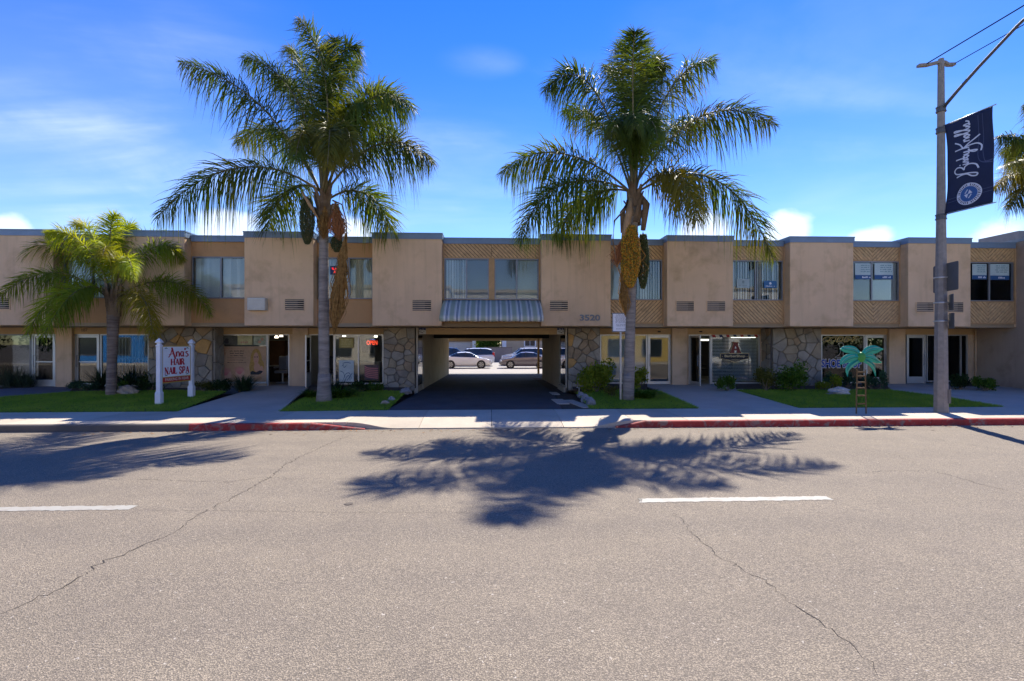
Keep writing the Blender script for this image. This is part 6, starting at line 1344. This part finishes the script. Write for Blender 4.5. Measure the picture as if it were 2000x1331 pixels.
for p0, p1, q, Y, lab in ((1348, 1386, 665, 24.0, 'fluorescent tube light inside the barber door'), (1430, 1476, 660, 23.6, 'fluorescent tube light behind the barber window blinds')):
    a, b = at(p0, q, Y), at(p1, q, Y); f_ = thing('tube_light', lab, 'lamp', (a[0], Y, a[2])); MB().box(a[0], b[0], Y, Y+.12, a[2]-.02, a[2]+.05).build('tube', emit('tube_glow', (.95, .95, .75), 1.5), f_); MB().box(a[0], b[0], Y-.02, Y+.14, a[2]+.05, ZD+.15).build('housing', alu, f_)
for p0, p1, q0, q1, Y, lab in ((612, 622, 668, 684, 26.3, 'dark television on the back wall seen left of the straw-hung palm trunk'), (706, 730, 664, 690, 24.5, 'dark mirror frame behind the neon sign')):
    a, b = at(p0, q0, Y), at(p1, q1, Y); tag(MB().box(a[0], b[0], Y, Y+.06, b[2], a[2]).build('wall_screen', black, bevel=.01), lab, 'screen')
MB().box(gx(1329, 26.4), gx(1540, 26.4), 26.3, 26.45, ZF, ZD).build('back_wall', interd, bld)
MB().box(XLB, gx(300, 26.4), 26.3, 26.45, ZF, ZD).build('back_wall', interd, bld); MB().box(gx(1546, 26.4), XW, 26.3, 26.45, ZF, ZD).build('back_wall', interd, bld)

# ------------------------------------------------------------------ cars in the rear lot
tyre = flat('tyre_rubber', (.02, .02, .022), .85); rimm = M('alloy_rim', (.42, .42, .42), .35, .1, 5, metal=.8); carglass = flat('car_glass', (.025, .035, .042), .06, spec=.8); lampw = flat('headlamp', (.6, .62, .65), .15); lampr = flat('tail_lamp', (.5, .02, .015), .25); trimk = flat('black_trim', (.02, .02, .02), .6)
SED = [(-2.32, .42, .80, .80, .70), (-2.22, .28, .98, .98, .84), (-1.85, .24, 1.05, 1.05, .89), (-1.55, .22, 1.04, 1.07, .90), (-.75, .2, 1.01, 1.40, .90), (-.1, .2, .99, 1.445, .90), (.4, .2, .97, 1.40, .90), (1.22, .2, .93, .965, .89), (1.75, .21, .85, .85, .87), (2.12, .24, .74, .74, .80), (2.30, .34, .60, .60, .66)]
SUV = [(-2.35, .5, 1.0, 1.0, .80), (-2.28, .36, 1.10, 1.12, .90), (-2.05, .32, 1.10, 1.62, .93), (-1.6, .28, 1.09, 1.72, .94), (-.4, .27, 1.07, 1.74, .94), (.35, .27, 1.06, 1.68, .94), (1.12, .27, 1.04, 1.08, .93), (1.7, .28, .99, .99, .91), (2.15, .32, .88, .88, .86), (2.35, .44, .70, .70, .72)]
def car(label, cx_, cy_, rot, kind, col, group='cars parked in the rear lot', name='parked_car', lampside=None):
    root = thing(name, label, 'car', (cx_, cy_, -.05), group, local=True, rotz=rot); T = SED if kind == 'sedan' else SUV
    xs_ = [t[0] for t in T]; fx = np.unique(np.concatenate([np.linspace(a, b, 5) for a, b in zip(xs_, xs_[1:])]))
    I = lambda k: np.interp(fx, xs_, [t[k] for t in T]); zs, zb, zr_, hw = I(1), I(2), I(3), I(4)
    wr = .34 if kind == 'sedan' else .38; ax_ = (-1.33, 1.36)
    body, win = MB(), MB(); loops = []
    for i, x in enumerate(fx):
        gh = max(0, zr_[i]-zb[i]); ri = .12+.16*min(1, gh/.4); hr = hw[i]-ri if gh > .03 else hw[i]-.10
        zr2 = zr_[i]; half = [(0, zs[i]), (hw[i]*.9, zs[i]), (hw[i]*.985, zs[i]+.16), (hw[i], zs[i]+(zb[i]-zs[i])*.55), (hw[i]*.97, zb[i]-.06), (hw[i]*.93, zb[i]), (hr, max(zb[i], zr2-.05)), (hr-.10, zr2-.005), (0, zr2+.015)]
        loops.append([(x, y, z) for y, z in half]+[(x, -y, z) for y, z in half[-2:0:-1]])
    n = len(loops[0])
    for i in range(len(fx)-1):
        for k in range(n):
            j = (k+1) % n; q = [loops[i][k], loops[i][j], loops[i+1][j], loops[i+1][k]]; gh = min(zr_[i]-zb[i], zr_[i+1]-zb[i+1])
            side = k in (5, n-6); top = k in (6, 7, n-7, n-8)
            sl = abs(zr_[i+1]-zr_[i])/(fx[i+1]-fx[i])
            g_ = (side and gh > .10) or (top and sl > .38 and max(zr_[i]-zb[i], zr_[i+1]-zb[i+1]) > .06)
            (win if g_ else body).add(q, [(0, 1, 2, 3)])
    body.add(loops[0], [tuple(range(n))]); body.add(loops[-1], [tuple(range(n-1, -1, -1))])
    for mbx, nm, mt in ((body, 'body', col), (win, 'windows', carglass)):
        me = mbx.mesh(nm); import bmesh; bm = bmesh.new(); bm.from_mesh(me); bmesh.ops.remove_doubles(bm, verts=bm.verts, dist=.0005); bmesh.ops.recalc_face_normals(bm, faces=bm.faces); bm.to_mesh(me); bm.free(); link(nm, me, mt, root, True)
    for s_ in (-1, 1):
        for xp in (.0,) if kind == 'sedan' else (-1.0, .1): mb = MB(); mb.add([(xp-.05, s_*.87, zb.max()-.04), (xp+.05, s_*.87, zb.max()-.04), (xp+.04, s_*.66, zr_.max()-.03), (xp-.04, s_*.66, zr_.max()-.03)], [(0, 1, 2, 3)]); mb.build('pillar', trimk, root)
        mb = MB(); mb.box(.86, 1.02, s_*.88, s_*1.04, .96 if kind == 'sedan' else 1.06, 1.08 if kind == 'sedan' else 1.2); mb.build('mirror', col, root, bevel=.03)
        for xp in (-.7, .28): mb = MB(); mb.box(xp, xp+.18, s_*.905, s_*.925, .83, .86); mb.build('door_handle', col, root)
        mb = MB(); mb.box(2.08 if kind == 'sedan' else 2.1, 2.27, s_*.5, s_*.80, .60 if kind == 'sedan' else .72, .72 if kind == 'sedan' else .86); mb.build('headlight', lampw, root, bevel=.03)
        mb = MB(); mb.box(-2.36, -2.16, s_*.55, s_*.87, .80 if kind == 'sedan' else .92, .93 if kind == 'sedan' else 1.3); mb.build('tail_light', lampr, root, bevel=.03)
        for xa in ax_:
            yo = s_*.91; mb = MB(); mb.loft([[(xa+(wr+.05)*math.cos(a), yo-s_*.2, wr+(wr+.05)*math.sin(a)) for a in np.linspace(0, 2*math.pi, 21)[:-1]], [(xa+(wr+.05)*math.cos(a), yo-s_*.002, wr+(wr+.05)*math.sin(a)) for a in np.linspace(0, 2*math.pi, 21)[:-1]]]); mb.build('wheel_arch', trimk, root)
            mb = MB(); lp = []
            for r_, d in ((wr*.62, -.1), (wr*.97, -.1), (wr, -.06), (wr, .0), (wr*.95, .025), (wr*.66, .025)): lp.append([(xa+r_*math.cos(a), yo+s_*d, wr+r_*math.sin(a)) for a in np.linspace(0, 2*math.pi, 25)[:-1]])
            mb.loft(lp); wh = mb.build('wheel', tyre, root, smooth=False)
            mb = MB()
            for k in range(6):
                a = 2*math.pi*k/6; ca, sa = math.cos(a), math.sin(a); P_ = [(xa+r_*ca-w2*sa, yo+s_*.03, wr+r_*sa+w2*ca) for r_, w2 in ((.03, -.035), (wr*.66, -.055), (wr*.66, .055), (.03, .035))]; mb.add(P_, [(0, 1, 2, 3)])
            lp = [[(xa+r_*math.cos(a), yo+s_*.028, wr+r_*math.sin(a)) for a in np.linspace(0, 2*math.pi, 25)[:-1]] for r_ in (wr*.58, wr*.68)]; mb.loft(lp, caps=False); mb.build('rim', rimm, wh)
    mb = MB(); mb.box(2.24, 2.34, -.45, .45, .42, .52); mb.build('grille', trimk, root); mb = MB(); mb.box(-2.37, -2.3, -.25, .25, .62, .75); mb.build('number_plate', white, root)
    return root
def paint(n, c): return M(n, c, .22, .03, 2, coat=.8, spec=.5)
def carx(px_front, Y, facing, L=4.62): x = gx(px_front, Y); return x-L/2 if facing == 'r' else x+L/2
car('white sedan parked side-on behind the passage, facing right', carx(961, 44.8, 'r'), 46, 0, 'sedan', paint('car_white', (.78, .78, .76)))
car('grey sedan parked side-on behind the passage, facing left', carx(976, 44.6, 'l'), 45.8, math.pi, 'sedan', paint('car_grey', (.17, .15, .155)))
car('silver people carrier behind the white sedan, red tail lights showing', carx(965, 49.4, 'r'), 50.3, math.pi, 'suv', paint('car_silver', (.62, .64, .67)))
car('pale silver off-roader behind the grey sedan', carx(980, 50, 'l'), 51, math.pi, 'suv', paint('car_pale', (.50, .50, .50)))
car('farthest silver off-roader behind the two right-hand cars', carx(980, 54, 'l'), 55.4, math.pi, 'suv', paint('car_pale2', (.42, .44, .47)))
car('dark off-roader behind the white sedan at the passage left edge', carx(927, 54, 'r'), 55.4, 0, 'suv', paint('car_dark', (.03, .035, .045)))
car('silver hatchback far right of the lot, seen through the right passage glass', carx(1075, 50, 'l'), 50.5, math.pi, 'suv', paint('car_blue', (.40, .44, .50)))
car('white car left of the lot, seen through the left passage glass', carx(845, 50, 'r'), 50.5, 0, 'suv', paint('car_white2', (.68, .68, .66)))
# rear buildings, wall, hedge
gb = thing('garage_building', 'cream garage block behind the cars at the left of the passage view', 'building', (gx(880, 66), 66, 0)); x1 = gx(929, 66)
MB().box(x1-14, x1, 66, 73, -.1, 4.4).build('wall', M('cream_render', (.45, .39, .30), .85, .1, 1), gb); MB().box(x1-14.2, x1+.2, 65.8, 73.2, 4.4, 4.6).build('roof', roofm, gb)
for k in range(3): MB().box(x1-.7-4.0*k-3.4, x1-.7-4.0*k, 65.92, 66.0, -.05, 2.15).build('garage_door', M('garage_door_paint', (.50, .47, .41), .7, .06, 2), gb)
MB().box(x1-.42, x1, 65.9, 66, -.1, 4.4).build('corner_trim', white, gb); MB().box(x1-14, x1-.43, 65.93, 66, 2.36, 2.5).build('fascia', brp, gb)
rh = thing('rear_house', 'tan house wall with a dark window behind the right-hand cars', 'building', (gx(1000, 64), 64, 0)); x0 = gx(981, 64)
MB().box(x0, x0+16, 64, 72, -.1, 5.0).build('wall', M('tan_render', (.42, .33, .22), .85, .12, 1), rh); MB().box(x0-.02, x0+.5, 63.92, 64, -.1, 5.0).build('corner_trim', white, rh); MB().box(x0-.3, x0+16.3, 63.7, 72.3, 5.0, 5.25).build('roof', roofm, rh)
a, b = at(1025, 666, 64), at(1045, 676, 64); wn = MB().box(a[0]-.1, b[0]+.1, 63.93, 64, b[2]-.1, a[2]+.9).build('window', white, rh)
for k in range(2): MB().box(a[0]+(b[0]-a[0])*k/2+.03, a[0]+(b[0]-a[0])*(k+1)/2-.03, 63.9, 63.93, b[2], a[2]+.8).build('pane', flat('far_pane', (.03, .035, .04), .2), wn)
bw = thing('block_wall', 'grey block wall between the parked cars at the rear of the lot', 'wall', (gx(965, 60), 60, 0)); MB().box(gx(945, 60), gx(1000, 60), 60, 60.2, -.1, 1.62).build('wall', make_concrete('block_grey', (.25, .22, .215)), bw); MB().box(gx(945, 60)-.03, gx(1000, 60)+.03, 59.97, 60.23, 1.62, 1.7).build('coping', kerbc, bw)
shrub('hedge', 'dark green hedge between the rear garage and the tan house', (gx(956, 64.5), 64.5, 0), (1.9, 1.2, 3.4), 5200, .22, lm['green'], 71, 10, 16, 'hedge')
shrub('hedge', 'darker-leaved hedge behind the green one in the rear lot', (gx(942, 68), 68, 0), (2.6, 1.2, 3.6), 3600, .24, lm['dark'], 72, 8, 14, 'hedge')  # this hedge uses the darker leaf colour

# ------------------------------------------------------------------ across the street (mirrored storefronts, added pale blocks bouncing sun, added dark bushes)
struct(MB().box(-80, 80, -12, -9, -.3, .16).build('sidewalk', concrete))
def facing(name, label, x0, x1, h, col, nw, sill=.7, front=-12.5, up=True):
    o = thing(name, label, 'building', ((x0+x1)/2, front-4, 0)); MB().box(x0, x1, front-9, front, 0, h).build('wall', M(name+'_render', col, .88, .08, .6), o); MB().box(x0-.15, x1+.15, front-9.1, front+.2, h, h+.3).build('parapet', concrete, o)
    for r_ in range(2 if up and h > 5.5 else 1):
        for k in range(nw):
            a = x0+(x1-x0)*(k+.2)/nw; b = x0+(x1-x0)*(k+.8)/nw; z0 = sill+3.4*r_
            w_ = MB().box(a, b, front, front+.06, z0, z0+1.9).build('window', aludk, o); MB().box(a+.08, b-.08, front+.06, front+.075, z0+.08, z0+1.82).build('pane', carglass, w_)
    return o
facing('blue_storefront', 'blue storefront across the street, mirrored in the lattice window', -43, -33, 4.2, (.04, .20, .50), 3, .9, up=False)
facing('cream_bounce_block', 'long cream two-storey block added across the street to bounce sun, left of centre', -32.6, -4, 7.6, (.72, .65, .52), 6)  # pale two-storey row added, tall and bright to bounce sun onto the facade
facing('white_bounce_block', 'white two-storey block added across the street to bounce sun, opposite the passage', -3.6, 11.5, 7.2, (.78, .76, .71), 4)
facing('ochre_storefront', 'yellow ochre storefront across the street, mirrored in the plain glass door', 12, 23, 4.4, (.62, .43, .12), 3, up=False)
facing('pale_bounce_block', 'pale two-storey block added across the street to bounce sun, right of the ochre storefront', 23.4, 33, 7.6, (.74, .70, .62), 3)
facing('tan_bounce_block', 'tan two-storey block added far along the opposite side to bounce sun', 54, 78, 7.0, (.66, .55, .40), 5)
for k, x in enumerate((-72, -66, -60, -54, -48, 37, 42.5, 48)): shrub('added_bush', '%s bush added across the street to darken reflections in the shop glass' % ('first', 'second', 'third', 'fourth', 'fifth', 'sixth', 'seventh', 'eighth')[k], (x, -14.5, 0), (3.6, 1.6, 4.2), 1700, .30, lm['dark'], 80+k, 3, 9)  # unseen bushes, added so the shop glass reflects something dark
